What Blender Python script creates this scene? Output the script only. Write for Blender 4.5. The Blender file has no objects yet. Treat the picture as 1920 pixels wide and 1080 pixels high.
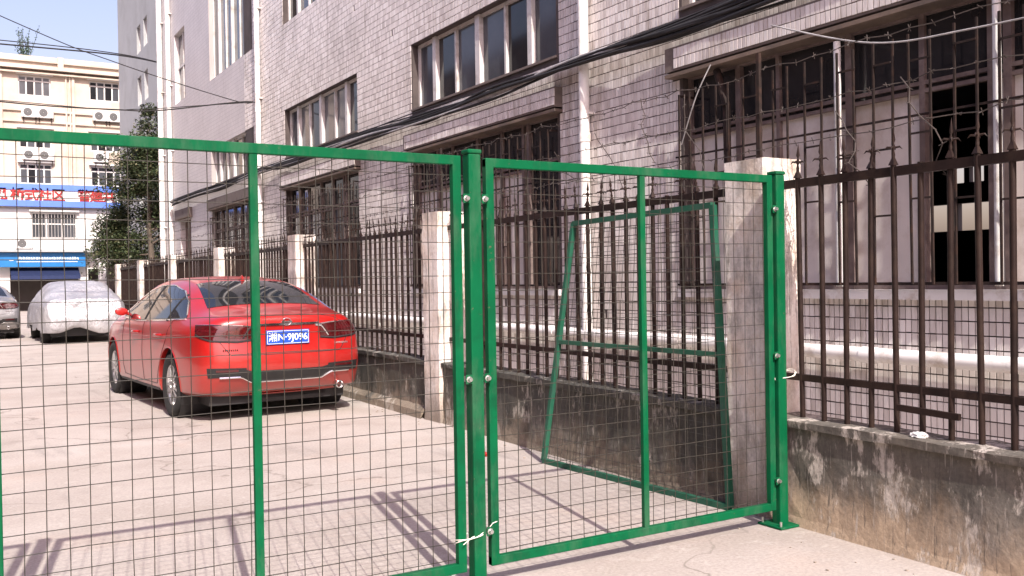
import bpy, bmesh, math, random
import numpy as np
from mathutils import Vector, Matrix
from mathutils.bvhtree import BVHTree
random.seed(7); rng = np.random.default_rng(7)
R_ = math.radians
scene = bpy.context.scene
col = scene.collection

# ---------------------------------------------------------------- camera
F_PX = 1772.13                       # focal length for a 1920 px wide picture
CAM_H = 1.35
Yc = Vector((-1070, 0, -F_PX)).normalized()          # street direction seen from the camera
Xc = Vector((2935, 63, -F_PX)); Xc = (Xc - Yc * Xc.dot(Yc)).normalized()
Zc = Xc.cross(Yc)
rot = Matrix((Xc, Yc, Zc))                            # camera axes -> world
cam_data = bpy.data.cameras.new('camera'); cam = bpy.data.objects.new('camera', cam_data)
col.objects.link(cam); scene.camera = cam
cam.matrix_world = Matrix.Translation((0, 0, CAM_H)) @ rot.to_4x4()
cam_data.sensor_width = 36; cam_data.lens = 36 * F_PX / 1920
cam_data.clip_start = 0.05; cam_data.clip_end = 2000

# ---------------------------------------------------------------- light
SUN_EL = 43.5
to_sun = Vector((-0.19, -0.98, 0)).normalized() * math.cos(R_(SUN_EL)) + Vector((0, 0, math.sin(R_(SUN_EL))))
world = bpy.data.worlds.new('World'); scene.world = world; world.use_nodes = True
wn = world.node_tree
bg = wn.nodes['Background']
sky = wn.nodes.new('ShaderNodeTexSky'); sky.sky_type = 'NISHITA'; sky.sun_disc = False
sky.sun_elevation = R_(SUN_EL)
sky.sun_rotation = math.atan2(to_sun.x, to_sun.y)
sky.air_density = 1.6; sky.dust_density = 4.0; sky.ozone_density = 4.0
tint = wn.nodes.new('ShaderNodeMix'); tint.data_type = 'RGBA'; tint.blend_type = 'MULTIPLY'     # camera white balance
tint.inputs[0].default_value = 1; tint.inputs[7].default_value = (1.22, .95, 1.05, 1)
wn.links.new(sky.outputs[0], tint.inputs[6]); wn.links.new(tint.outputs[2], bg.inputs[0]); bg.inputs[1].default_value = 0.15
sl = bpy.data.lights.new('sun', 'SUN'); sl.energy = 4.6; sl.angle = R_(0.55); sl.color = (1.0, 0.94, 0.86)
sun = bpy.data.objects.new('sun', sl); col.objects.link(sun)
sun.rotation_euler = to_sun.to_track_quat('Z', 'Y').to_euler()
scene.view_settings.view_transform = 'Standard'; scene.view_settings.look = 'None'
scene.view_settings.gamma = 1; scene.view_settings.exposure = 0.62
scene.render.engine = 'CYCLES'

# ---------------------------------------------------------------- helpers
class MB:
    """collects boxes, bars and tubes; build() links them as one mesh object"""
    def __init__(s): s.v = []; s.f = []; s.sm = []
    def add(s, vs, fs, smooth=False):
        o = len(s.v); s.v += [tuple(v) for v in vs]
        s.f += [tuple(i + o for i in f) for f in fs]; s.sm += [smooth] * len(fs)
        return s
    def box(s, a, b):
        x0, y0, z0 = [min(p, q) for p, q in zip(a, b)]; x1, y1, z1 = [max(p, q) for p, q in zip(a, b)]
        return s.add([(x0,y0,z0),(x1,y0,z0),(x1,y1,z0),(x0,y1,z0),(x0,y0,z1),(x1,y0,z1),(x1,y1,z1),(x0,y1,z1)],
                     [(0,3,2,1),(4,5,6,7),(0,1,5,4),(1,2,6,5),(2,3,7,6),(3,0,4,7)])
    def cbox(s, a, b, c):
        """box with chamfered edges (bevel c)"""
        lo = [min(p, q) for p, q in zip(a, b)]; hi = [max(p, q) for p, q in zip(a, b)]
        bm = bmesh.new(); bmesh.ops.create_cube(bm, size=1)
        for v in bm.verts: v.co = Vector([lo[i] + (v.co[i] + .5) * (hi[i] - lo[i]) for i in range(3)])
        bmesh.ops.bevel(bm, geom=bm.edges[:] , offset=c, segments=2, affect='EDGES', profile=.5)
        bm.verts.index_update()
        s.add([v.co[:] for v in bm.verts], [[v.index for v in f.verts] for f in bm.faces], False); bm.free()
        return s
    def bar(s, p, q, w, d=None, up=(0, 0, 1)):
        """square bar from p to q"""
        d = w if d is None else d
        p = Vector(p); q = Vector(q); a = (q - p).normalized(); u = Vector(up)
        if abs(a.dot(u)) > .98: u = Vector((0, 1, 0))
        r = a.cross(u).normalized(); u = r.cross(a).normalized()
        vs = [e + r * sx * w / 2 + u * sy * d / 2 for e in (p, q) for sx, sy in ((-1,-1),(1,-1),(1,1),(-1,1))]
        return s.add(vs, [(0,1,2,3),(7,6,5,4),(0,4,5,1),(1,5,6,2),(2,6,7,3),(3,7,4,0)])
    def tube(s, pts, r, n=8, cap=True):
        pts = [Vector(p) for p in pts]; rs = r if isinstance(r, (list, tuple)) else [r] * len(pts)
        vs = []; fs = []; prev = None
        for i, p in enumerate(pts):
            a = (pts[min(i + 1, len(pts) - 1)] - pts[max(i - 1, 0)]).normalized()
            if prev is None:
                u = Vector((0, 0, 1)) if abs(a.z) < .9 else Vector((1, 0, 0))
            else: u = prev
            r_ = a.cross(u).normalized(); u = r_.cross(a).normalized(); prev = u
            for k in range(n):
                t = 2 * math.pi * k / n
                vs.append(p + (r_ * math.cos(t) + u * math.sin(t)) * rs[i])
        for i in range(len(pts) - 1):
            for k in range(n):
                fs.append((i*n+k, (i+1)*n+k, (i+1)*n+(k+1) % n, i*n+(k+1) % n))
        s.add(vs, fs, n > 5)
        if cap:
            s.add(vs[:n], [tuple(range(n))]); s.add(vs[-n:], [tuple(reversed(range(n)))])
        return s
    def lathe(s, prof, n=32, axis='z', c=(0, 0, 0), smooth=True):
        vs = []; fs = []; c = Vector(c)
        for r, h in prof:
            for k in range(n):
                t = 2 * math.pi * k / n; x, y = r * math.cos(t), r * math.sin(t)
                vs.append(c + Vector({'z': (x, y, h), 'x': (h, x, y), 'y': (y, h, x)}[axis]))
        for i in range(len(prof) - 1):
            for k in range(n):
                fs.append((i*n+k, i*n+(k+1) % n, (i+1)*n+(k+1) % n, (i+1)*n+k))
        return s.add(vs, fs, smooth)
    def quad(s, a, b, c, d): return s.add([a, b, c, d], [(0, 1, 2, 3)])
    def mesh(s, name, mat=None):
        me = bpy.data.meshes.new(name); me.from_pydata(s.v, [], s.f)
        me.polygons.foreach_set('use_smooth', s.sm); me.validate(); me.update()
        if mat: me.materials.append(mat)
        return me
    def build(s, name, mat=None, parent=None):
        return obj(name, s.mesh(name, mat), parent)

def obj(name, me, parent=None):
    o = bpy.data.objects.new(name, me); col.objects.link(o)
    if parent: o.parent = parent
    return o
def tag(o, label=None, cat=None, group=None, kind=None):
    if label: o['label'] = label
    if cat: o['category'] = cat
    if group: o['group'] = group
    if kind: o['kind'] = kind
    return o
def empty(name, loc=(0, 0, 0), rz=0):
    o = bpy.data.objects.new(name, None); col.objects.link(o); o.location = loc; o.rotation_euler.z = rz
    o.empty_display_size = .1
    return o
def copy_tree(o, parent=None):
    c = o.copy(); col.objects.link(c); c.parent = parent
    for ch in o.children: copy_tree(ch, c)
    return c

# ---------------------------------------------------------------- materials
def new_mat(name):
    m = bpy.data.materials.new(name); m.use_nodes = True
    return m, m.node_tree, m.node_tree.nodes['Principled BSDF']
def N(nt, t, **kw):
    n = nt.nodes.new(t)
    for k, v in kw.items():
        if k.startswith('_'): setattr(n, k[1:], v)
        else: n.inputs[k.replace('__', ' ')].default_value = v
    return n
def pos_node(nt, scale=(1, 1, 1), space='world'):
    m = N(nt, 'ShaderNodeMapping'); m.inputs['Scale'].default_value = scale
    if space == 'world': nt.links.new(N(nt, 'ShaderNodeNewGeometry').outputs['Position'], m.inputs[0])
    else: nt.links.new(N(nt, 'ShaderNodeTexCoord').outputs['Object'], m.inputs[0])
    return m.outputs[0]
def noise(nt, vec, scale, detail=5, rough=.6):
    n = N(nt, 'ShaderNodeTexNoise', Scale=scale, Detail=detail, Roughness=rough); nt.links.new(vec, n.inputs['Vector'])
    return n.outputs[0]
def ramp(nt, fac, stops, interp='LINEAR'):
    r = N(nt, 'ShaderNodeValToRGB'); e = r.color_ramp.elements; r.color_ramp.interpolation = interp
    while len(e) < len(stops): e.new(.5)
    for i, (p, c) in enumerate(stops):
        e[i].position = p; e[i].color = (*c, 1) if len(c) == 3 else c
    nt.links.new(fac, r.inputs[0]); return r.outputs[0]
def mix(nt, fac, a, b, mode='MIX'):
    m = N(nt, 'ShaderNodeMix', _data_type='RGBA', _blend_type=mode)
    for sock, v in ((m.inputs[0], fac), (m.inputs[6], a), (m.inputs[7], b)):
        if isinstance(v, (int, float)): sock.default_value = v
        elif isinstance(v, tuple): sock.default_value = (*v, 1) if len(v) == 3 else v
        else: nt.links.new(v, sock)
    return m.outputs[2]
def math_(nt, op, a, b=None, clamp=False):
    m = N(nt, 'ShaderNodeMath', _operation=op, _use_clamp=clamp)
    for i, v in enumerate((a, b)):
        if v is None: continue
        if isinstance(v, (int, float)): m.inputs[i].default_value = v
        else: nt.links.new(v, m.inputs[i])
    return m.outputs[0]
def bump(nt, bsdf, h, strength=.3, dist=.01):
    b = N(nt, 'ShaderNodeBump', Strength=strength, Distance=dist); nt.links.new(h, b.inputs['Height'])
    nt.links.new(b.outputs[0], bsdf.inputs['Normal'])
def simple(name, c, rough=.5, metal=0, var=.15, scale=6, bumpy=0, coat=0, spec=.5, space='world', dirt=None, dscale=2):
    m, nt, b = new_mat(name)
    b.inputs['Roughness'].default_value = rough; b.inputs['Metallic'].default_value = metal
    b.inputs['Coat Weight'].default_value = coat; b.inputs['Specular IOR Level'].default_value = spec
    v = pos_node(nt, space=space)
    n = noise(nt, v, scale)
    c0 = tuple(x * (1 - var) for x in c); c1 = tuple(min(1, x * (1 + var)) for x in c)
    cc = ramp(nt, n, [(.3, c0), (.7, c1)])
    if dirt:
        n2 = noise(nt, v, dscale, 7, .7)
        cc = mix(nt, ramp(nt, n2, [(.5, (0, 0, 0)), (.68, (1, 1, 1))]), cc, dirt)
    nt.links.new(cc, b.inputs['Base Color'])
    if bumpy: bump(nt, b, noise(nt, v, scale * 12, 4), bumpy, .004)
    return m

M = {}
def ground_mat():
    m, nt, b = new_mat('road_concrete')
    v = pos_node(nt)
    big = noise(nt, v, .33, 5, .6); mid = noise(nt, v, 1.5, 7, .68); fine = noise(nt, v, 55, 3, .7)
    c = ramp(nt, big, [(.32, (.33, .295, .268)), (.5, (.39, .35, .32)), (.68, (.44, .405, .375))])
    c = mix(nt, ramp(nt, mid, [(.42, (0, 0, 0)), (.72, (.75, .75, .75))]), c, (.27, .232, .20))
    c = mix(nt, math_(nt, 'MULTIPLY', ramp(nt, noise(nt, v, 6, 7, .78), [(.52, (0, 0, 0)), (.66, (1, 1, 1))]), .5), c, (.50, .465, .435))
    # rubber and oil marks drawn out along the lane, rusty and earthy tints
    st = noise(nt, pos_node(nt, (1.5, .28, 1)), 1.3, 6, .65)
    c = mix(nt, ramp(nt, st, [(.58, (0, 0, 0)), (.70, (.55, .55, .55))]), c, (.19, .172, .16))
    oil = noise(nt, v, .85, 3, .5)
    c = mix(nt, ramp(nt, oil, [(.66, (0, 0, 0)), (.72, (.5, .5, .5))]), c, (.14, .125, .115))
    c = mix(nt, ramp(nt, noise(nt, v, 1.05, 4, .6), [(.56, (0, 0, 0)), (.72, (.4, .4, .4))]), c, (.42, .33, .27))
    spk = N(nt, 'ShaderNodeTexVoronoi', _feature='F1', Scale=16.0); nt.links.new(v, spk.inputs['Vector'])
    c = mix(nt, math_(nt, 'MULTIPLY', ramp(nt, spk.outputs['Distance'], [(.07, (1, 1, 1)), (.12, (0, 0, 0))]), ramp(nt, noise(nt, v, 2.2, 2), [(.55, (0, 0, 0)), (.62, (.7, .7, .7))])), c, (.17, .15, .13))
    c = mix(nt, .24, c, ramp(nt, fine, [(.3, (.15, .15, .15)), (.7, (.88, .86, .84))]), 'OVERLAY')
    # hairline cracks
    vo = N(nt, 'ShaderNodeTexVoronoi', _feature='DISTANCE_TO_EDGE', Scale=.42)
    wv = N(nt, 'ShaderNodeVectorMath', _operation='ADD'); nn = N(nt, 'ShaderNodeTexNoise', Scale=1.6, Detail=6)
    nt.links.new(v, nn.inputs['Vector']); nt.links.new(v, wv.inputs[0]); nt.links.new(nn.outputs['Color'], wv.inputs[1])
    nt.links.new(wv.outputs[0], vo.inputs['Vector'])
    ck = ramp(nt, vo.outputs['Distance'], [(.0, (1, 1, 1)), (.007, (0, 0, 0))])
    ck = math_(nt, 'MULTIPLY', ck, ramp(nt, noise(nt, v, .6, 2), [(.42, (0, 0, 0)), (.55, (.75, .75, .75))]))
    c = mix(nt, ck, c, (.14, .12, .1))
    nt.links.new(c, b.inputs['Base Color']); b.inputs['Roughness'].default_value = .85
    h = math_(nt, 'ADD', math_(nt, 'MULTIPLY', fine, .5), mid); bump(nt, b, h, .22, .012)
    return m
M['ground'] = ground_mat()

def stained_wall(name, base, dark, peel, low, peel_amt=.532, dark_lo=.41, dark_hi=.59, zlow=.26, algae=.8):
    """old cement render: black algae streaks, peeled pale patches, ochre earth splash at the foot"""
    m, nt, b = new_mat(name)
    v = pos_node(nt); sv = pos_node(nt, (1.6, 1.6, .32))
    streak = noise(nt, sv, 7, 7, .7); blot = noise(nt, v, 2.1, 6, .62)
    d = math_(nt, 'ADD', math_(nt, 'ADD', math_(nt, 'MULTIPLY', streak, .45), math_(nt, 'MULTIPLY', blot, .35)), math_(nt, 'MULTIPLY', noise(nt, pos_node(nt, (1.2, 1.2, .6)), 14, 7, .75), .20))
    c = ramp(nt, d, [(dark_lo, dark), ((dark_lo + dark_hi) / 2, tuple((x + y) * .5 for x, y in zip(base, dark))), (dark_hi - .03, base), (dark_hi + .02, tuple(min(1, x * 1.25) for x in base))])
    # brown tint
    c = mix(nt, ramp(nt, noise(nt, v, 3.3, 5), [(.45, (0, 0, 0)), (.7, (.6, .6, .6))]), c, tuple(x * y for x, y in zip(base, (.95, .78, .6))))
    # ochre foot
    sep = N(nt, 'ShaderNodeSeparateXYZ'); nt.links.new(v, sep.inputs[0])
    zz = math_(nt, 'ADD', sep.outputs[2], math_(nt, 'MULTIPLY', math_(nt, 'SUBTRACT', noise(nt, v, 2.6, 6, .7), .5), .5))
    zf = ramp(nt, zz, [(0.08, (1, 1, 1)), (zlow, (0, 0, 0))])
    c = mix(nt, math_(nt, 'MULTIPLY', zf, .9), c, low)
    za = ramp(nt, math_(nt, 'ADD', zz, math_(nt, 'MULTIPLY', math_(nt, 'SUBTRACT', streak, .5), .7)), [(.16, (0, 0, 0)), (.40, (1, 1, 1))])
    c = mix(nt, math_(nt, 'MULTIPLY', za, algae), c, tuple(x * 1.3 for x in dark))
    # peeled patches with hard edges
    p = math_(nt, 'ADD', math_(nt, 'MULTIPLY', noise(nt, pos_node(nt, (1, 1, .7)), 4.6, 4, .6), .62), math_(nt, 'MULTIPLY', noise(nt, pos_node(nt, (1.5, 1.5, .5)), 19, 6, .75), .38))
    pk = ramp(nt, p, [(peel_amt - .015, (0, 0, 0)), (peel_amt + .035, (1, 1, 1))])
    c = mix(nt, math_(nt, 'MULTIPLY', pk, .75), c, peel)
    # fine vertical drips, dark and pale
    dr_ = noise(nt, pos_node(nt, (14, 14, 1.1)), 3, 6, .75)
    c = mix(nt, ramp(nt, dr_, [(.34, (.75, .75, .75)), (.44, (0, 0, 0))]), c, dark)
    # thin pale runs
    r2 = noise(nt, pos_node(nt, (9, 9, .7)), 4, 4, .6)
    c = mix(nt, ramp(nt, r2, [(.62, (0, 0, 0)), (.72, (.55, .55, .55))]), c, peel)
    c = mix(nt, .35, c, ramp(nt, noise(nt, v, 45, 5, .75), [(.3, (.18, .18, .18)), (.7, (.8, .8, .8))]), 'OVERLAY')
    nt.links.new(c, b.inputs['Base Color']); b.inputs['Roughness'].default_value = .9
    h = math_(nt, 'ADD', math_(nt, 'MULTIPLY', pk, -.6), noise(nt, v, 30, 6, .7)); bump(nt, b, h, .45, .012)
    return m
M['low_wall'] = stained_wall('stained_wall_render', (.36, .32, .275), (.060, .055, .047), (.52, .47, .42), (.42, .32, .225))
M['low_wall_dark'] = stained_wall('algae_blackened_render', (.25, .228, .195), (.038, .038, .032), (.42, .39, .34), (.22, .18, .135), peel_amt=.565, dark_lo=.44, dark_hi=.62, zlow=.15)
M['pillar'] = stained_wall('pillar_render', (.62, .58, .54), (.20, .185, .165), (.66, .63, .60), (.25, .21, .17), peel_amt=.62, dark_lo=.36, dark_hi=.52, zlow=.45, algae=0)

def tile_mat():
    m, nt, b = new_mat('glazed_tile')
    v = pos_node(nt)
    isl = N(nt, 'ShaderNodeNewGeometry').outputs['Random Per Island']
    oi = N(nt, 'ShaderNodeObjectInfo').outputs['Random']
    r = math_(nt, 'FRACT', math_(nt, 'ADD', isl, oi))
    c = ramp(nt, r, [(0, (.55, .50, .475)), (.35, (.68, .63, .605)), (.7, (.75, .70, .67)), (1, (.80, .765, .74))])
    g = noise(nt, v, .9, 6, .65)
    c = mix(nt, ramp(nt, g, [(.46, (0, 0, 0)), (.75, (.55, .55, .55))]), c, (.33, .285, .25))
    sv = noise(nt, pos_node(nt, (3, 3, .35)), 3, 5, .7)
    c = mix(nt, ramp(nt, sv, [(.53, (0, 0, 0)), (.70, (.6, .6, .6))]), c, (.27, .215, .165))
    nt.links.new(c, b.inputs['Base Color']); b.inputs['Roughness'].default_value = .38
    return m
M['tile'] = tile_mat()
M['grout'] = simple('tile_grout', (.075, .06, .056), .9, var=.3, scale=3)
def far_tile_mat():
    """tile cladding too far away to tell the tiles apart"""
    m, nt, b = new_mat('far_tile_cladding')
    v = pos_node(nt)
    n = noise(nt, v, .8, 6, .6)
    c = ramp(nt, n, [(.35, (.63, .585, .57)), (.7, (.72, .675, .655))])
    sv = noise(nt, pos_node(nt, (3, 3, .3)), 2.2, 5, .7)
    c = mix(nt, ramp(nt, sv, [(.58, (0, 0, 0)), (.78, (.45, .45, .45))]), c, (.33, .29, .26))
    br = N(nt, 'ShaderNodeTexBrick', _offset=0.0)
    br.inputs['Scale'].default_value = 1; br.inputs['Brick Width'].default_value = .0508; br.inputs['Row Height'].default_value = .0985
    br.inputs['Mortar Size'].default_value = .004; br.inputs['Color1'].default_value = (1, 1, 1, 1); br.inputs['Color2'].default_value = (.86, .86, .86, 1)
    br.inputs['Mortar'].default_value = (.5, .48, .47, 1)
    s = N(nt, 'ShaderNodeSeparateXYZ'); nt.links.new(v, s.inputs[0]); k = N(nt, 'ShaderNodeCombineXYZ')
    nt.links.new(s.outputs[1], k.inputs[0]); nt.links.new(s.outputs[2], k.inputs[1]); nt.links.new(k.outputs[0], br.inputs['Vector'])
    c = mix(nt, .8, c, br.outputs['Color'], 'MULTIPLY')
    nt.links.new(c, b.inputs['Base Color']); b.inputs['Roughness'].default_value = .5
    return m
M['far_tile'] = far_tile_mat()
M['grey_render'] = simple('grey_render', (.37, .385, .39), .85, var=.08, scale=.5, dirt=(.31, .32, .32), dscale=.7)
M['cream_render'] = simple('cream_render', (.56, .48, .40), .85, var=.07, scale=.4, dirt=(.45, .37, .30), dscale=.5)
M['white_render'] = simple('white_render', (.66, .65, .63), .8, var=.05, scale=.5)
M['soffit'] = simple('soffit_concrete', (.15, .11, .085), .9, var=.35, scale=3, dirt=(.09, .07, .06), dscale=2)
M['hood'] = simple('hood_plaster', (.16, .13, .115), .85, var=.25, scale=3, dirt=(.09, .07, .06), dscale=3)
M['frame'] = simple('aluminium_window_frame', (.60, .58, .56), .45, var=.12, scale=5, dirt=(.38, .33, .29), dscale=3)
M['old_frame'] = simple('dark_rusty_window_frame', (.15, .11, .10), .6, var=.3, scale=6, dirt=(.24, .19, .17), dscale=3)
M['dark_glass'] = simple('dark_window_glass', (.018, .018, .02), .07, var=.4, scale=1.5, spec=.5)
M['blue_glass'] = simple('grey_window_glass', (.07, .075, .085), .10, var=.25, scale=1, spec=.5)
M['frost_glass'] = simple('dusty_frosted_pane', (.70, .64, .60), .35, var=.12, scale=1.6, dirt=(.50, .42, .36), dscale=1.5)
M['rust_iron'] = simple('rusted_grille_iron', (.022, .015, .013), .8, var=.4, scale=15, dirt=(.05, .026, .018), dscale=9, spec=.25)
M['brown_paint'] = simple('brown_fence_paint', (.020, .011, .009), .55, var=.4, scale=9, dirt=(.036, .022, .016), dscale=7, spec=.22)
M['pvc'] = simple('white_plastic_pipe', (.78, .765, .74), .45, var=.07, scale=4, dirt=(.50, .44, .38), dscale=3.5)
M['green'] = simple('green_powder_coat', (.001, .092, .034), .6, var=.15, scale=5, dirt=(.003, .066, .027), dscale=6, spec=.10)
def chips(m, c):
    nt = m.node_tree; b = nt.nodes['Principled BSDF']; v = pos_node(nt); src = b.inputs['Base Color'].links[0].from_socket
    k = ramp(nt, noise(nt, v, 38, 6, .7), [(.66, (0, 0, 0)), (.69, (1, 1, 1))]); d = ramp(nt, noise(nt, pos_node(nt, (1, 1, .3)), 9, 6, .7), [(.5, (0, 0, 0)), (.75, (.22, .22, .22))])
    nt.links.new(mix(nt, math_(nt, 'MULTIPLY', k, .6), mix(nt, d, src, (.16, .19, .15)), c), b.inputs['Base Color'])
    bump(nt, b, noise(nt, v, 22, 4), .12, .003)
chips(M['green'], (.13, .10, .07))
M['old_green'] = simple('faded_green_paint', (.010, .085, .048), .55, var=.2, scale=5, dirt=(.03, .08, .06), dscale=6, spec=.35)
chips(M['old_green'], (.16, .10, .06))
M['wire'] = simple('coated_mesh_wire', (.034, .031, .024), .5, var=.35, scale=14)
M['steel'] = simple('zinc_steel', (.62, .62, .60), .35, metal=.9, var=.1, scale=20)
M['tiewire'] = simple('pale_tie_wire', (.72, .70, .62), .5, var=.1)
M['cable'] = simple('black_cable', (.012, .011, .012), .75, var=.4, scale=8)
M['cablegrey'] = simple('grey_cable', (.32, .31, .31), .5, var=.3, scale=8)
M['barb'] = simple('rusty_barbed_wire', (.06, .048, .042), .7, var=.4, scale=20)
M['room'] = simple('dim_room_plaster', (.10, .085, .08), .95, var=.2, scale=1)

# ---------------------------------------------------------------- ground
g = MB().quad((-250, -250, 0), (250, -250, 0), (250, 250, 0), (-250, 250, 0)).build('ground', M['ground'])
tag(g, 'pale worn concrete of the lane and yard', kind='structure')

# ---------------------------------------------------------------- tiled factory block
FX = 6.2                       # street face of the facade
fac = empty('factory_building', (FX, 12, 0))
tag(fac, 'long white tiled factory block with dark window bands behind the railings', 'building')
BAYS = [(-3.2, .8), (3.0, 7.0), (9.18, 13.1), (15.33, 19.3), (21.6, 25.6)]
H_TOP = 14.5; Y0, Y1 = -6.0, 32.0; YT = 22.3
LOW_Z = (1.22, 3.30); MID_Z = (3.95, 4.93); UP_Z = (6.72, 10.1)
openings = []
for a, b in BAYS:
    for z in (LOW_Z, MID_Z, UP_Z): openings.append((a, b, *z))
openings += [(28.5, 29.9, 6.8, 8.9), (28.1, 29.5, 0.2, 3.25), (28.5, 29.9, 10.6, 12.4)]
def P_(o):  # parent offset for things built in world coordinates
    o.location = -Vector(o.parent.location) if o.parent else o.location
    return o
def wpart(mb, name, mat, parent):
    """build a mesh given in world coordinates as a child of a thing that stands elsewhere"""
    o = mb.build(name, mat, parent); base = Vector((0, 0, 0)); p = parent
    while p: base += Vector(p.location); p = p.parent
    o.location = -base; return o
def facade_cells(y0, y1, z0, z1, ops, X, depth, mb):
    ys = sorted({y0, y1, *[max(y0, min(y1, v)) for o in ops for v in o[:2]]})
    zs = sorted({z0, z1, *[max(z0, min(z1, v)) for o in ops for v in o[2:]]})
    for i in range(len(ys) - 1):
        for j in range(len(zs) - 1):
            cy, cz = (ys[i] + ys[i+1]) / 2, (zs[j] + zs[j+1]) / 2
            if any(o[0] < cy < o[1] and o[2] < cz < o[3] for o in ops): continue
            mb.quad((X, ys[i], zs[j]), (X, ys[i], zs[j+1]), (X, ys[i+1], zs[j+1]), (X, ys[i+1], zs[j]))
    for a, b, c, d in ops:
        if b <= y0 or a >= y1: continue
        for p, q in (((a, c), (a, d)), ((a, d), (b, d)), ((b, d), (b, c)), ((b, c), (a, c))):
            mb.quad((X, *p), (X, *q), (X + depth, *q), (X + depth, *p))
    return mb
near = facade_cells(Y0, YT, 0, H_TOP, [o for o in openings if o[1] < YT and o[0] < YT], FX, .24, MB())
near.quad((FX, Y0, 0), (12.5, Y0, 0), (12.5, Y0, H_TOP), (FX, Y0, H_TOP))
near.quad((FX, Y0, H_TOP), (12.5, Y0, H_TOP), (12.5, YT, H_TOP), (FX, YT, H_TOP))
wpart(near, 'wall', M['grout'], fac)
wpart(facade_cells(YT, Y1, 0, H_TOP, [o for o in openings if o[0] > YT - 1], FX - .006, .24, MB()), 'wall', M['far_tile'], fac)
sh = MB()
sh.quad((FX, Y1, 0), (FX, Y1, H_TOP), (12.5, Y1, H_TOP), (12.5, Y1, 0)); sh.quad((FX, YT, H_TOP), (12.5, YT, H_TOP), (12.5, Y1, H_TOP), (FX, Y1, H_TOP))
wpart(sh, 'end_wall', M['grey_render'], fac)
# back wall with two rows of openings seen through the one window that stands open
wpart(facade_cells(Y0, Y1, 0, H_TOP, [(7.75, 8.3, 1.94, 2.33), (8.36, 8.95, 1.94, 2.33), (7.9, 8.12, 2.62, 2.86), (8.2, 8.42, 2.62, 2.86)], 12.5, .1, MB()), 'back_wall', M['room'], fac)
fl = MB()
for z in (.15, 3.62, 6.4): fl.box((FX + .3, Y0 + .1, z), (12.45, Y1 - .1, z + .12))
for y in (8.95 + 1.9, 2.0, 14.2, 20.4): fl.box((FX + .3, y, .3), (12.4, y + .1, 12))
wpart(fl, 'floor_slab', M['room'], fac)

# canopies: thin concrete lintel hoods above the ground floor windows
CAN = [(a - .12, b + .12) for a, b in BAYS]
CZ0, CZ1, CX = 3.33, 3.56, FX - .12
CAN_FAR = (27.9, 29.75)
cans = []
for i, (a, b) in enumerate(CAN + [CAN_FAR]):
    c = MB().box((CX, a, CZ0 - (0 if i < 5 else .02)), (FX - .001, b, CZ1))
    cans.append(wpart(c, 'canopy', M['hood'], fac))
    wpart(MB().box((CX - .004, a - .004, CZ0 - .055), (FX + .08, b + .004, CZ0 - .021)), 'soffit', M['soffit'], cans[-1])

# glazed tiles: real pieces with recessed joints
TW, TH = .0508, .0985
def tile_verts(front, y, z, w, h, t, tilt):
    x0, x1 = front, front + t
    return [(x0 + tilt[0], y, z), (x0 + tilt[1], y + w, z), (x0 + tilt[2], y + w, z + h), (x0 + tilt[3], y, z + h),
            (x1, y, z), (x1, y + w, z), (x1, y + w, z + h), (x1, y, z + h)]
TF = np.array([(0, 3, 2, 1), (0, 4, 7, 3), (1, 2, 6, 5), (3, 7, 6, 2), (0, 1, 5, 4)])
def tile_field(ys, zs, front, t, skip):
    Yg, Zg = np.meshgrid(ys, zs, indexing='ij'); Yg = Yg.ravel(); Zg = Zg.ravel()
    keep = ~skip(Yg + TW / 2, Zg + TH / 2) & (rng.random(len(Yg)) > .0015); Yg = Yg[keep]; Zg = Zg[keep]; n = len(Yg)
    w, h = TW - .0088, TH - .0095
    j = rng.normal(0, .00045, (n, 4))
    jy = rng.normal(0, .0007, n); jz = rng.normal(0, .0008, n)
    vx = np.stack([front + j[:, 0], front + j[:, 1], front + j[:, 2], front + j[:, 3], *[np.full(n, front + t)] * 4], 1)
    ya, yb = Yg + jy, Yg + jy + w; za, zb = Zg + jz, Zg + jz + h
    vy = np.stack([ya, yb, yb, ya, ya, yb, yb, ya], 1); vz = np.stack([za, za, zb, zb, za, za, zb, zb], 1)
    V = np.stack([vx, vy, vz], 2).reshape(-1, 3)
    Fc = (TF[None] + np.arange(n)[:, None, None] * 8).reshape(-1, 4)
    return V, Fc
def np_mesh(name, V, Fc, mat):
    me = bpy.data.meshes.new(name)
    me.vertices.add(len(V)); me.vertices.foreach_set('co', V.astype(np.float32).ravel())
    me.loops.add(Fc.size); me.loops.foreach_set('vertex_index', Fc.astype(np.int32).ravel())
    me.polygons.add(len(Fc)); me.polygons.foreach_set('loop_start', np.arange(0, Fc.size, 4, dtype=np.int32))
    me.polygons.foreach_set('use_smooth', np.zeros(len(Fc), bool)); me.materials.append(mat); me.update(calc_edges=True); me.validate(); return me
IND = (2.62, 4.07, .36, 1.14)       # patch behind the railings whose tiles are single objects
def skip_main(y, z):
    s = np.zeros(len(y), bool)
    for a, b, c, d in openings: s |= (y > a - .03) & (y < b + .03) & (z > c - .05) & (z < d + .05)
    for a, b in CAN: s |= (y > a) & (y < b) & (z > CZ0 - .05) & (z < CZ1 + .04)
    s |= (y > IND[0]) & (y < IND[1]) & (z > IND[2]) & (z < IND[3])
    return s
V, Fc = tile_field(np.arange(1.2, YT, TW), np.arange(.02, 10.6, TH), FX - .009, .012, skip_main)
t_main = obj('tile_field', np_mesh('tile_field', V, Fc, M['tile']), fac); P_(t_main); tag(t_main, kind='stuff')
one = MB(); one.add(tile_verts(-.009, 0, 0, TW - .0088, TH - .0095, .012, (0, .0006, .001, -.0005)), [tuple(r) for r in TF])
tile_me = one.mesh('tile', M['tile'])
nt_ = 0
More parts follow.
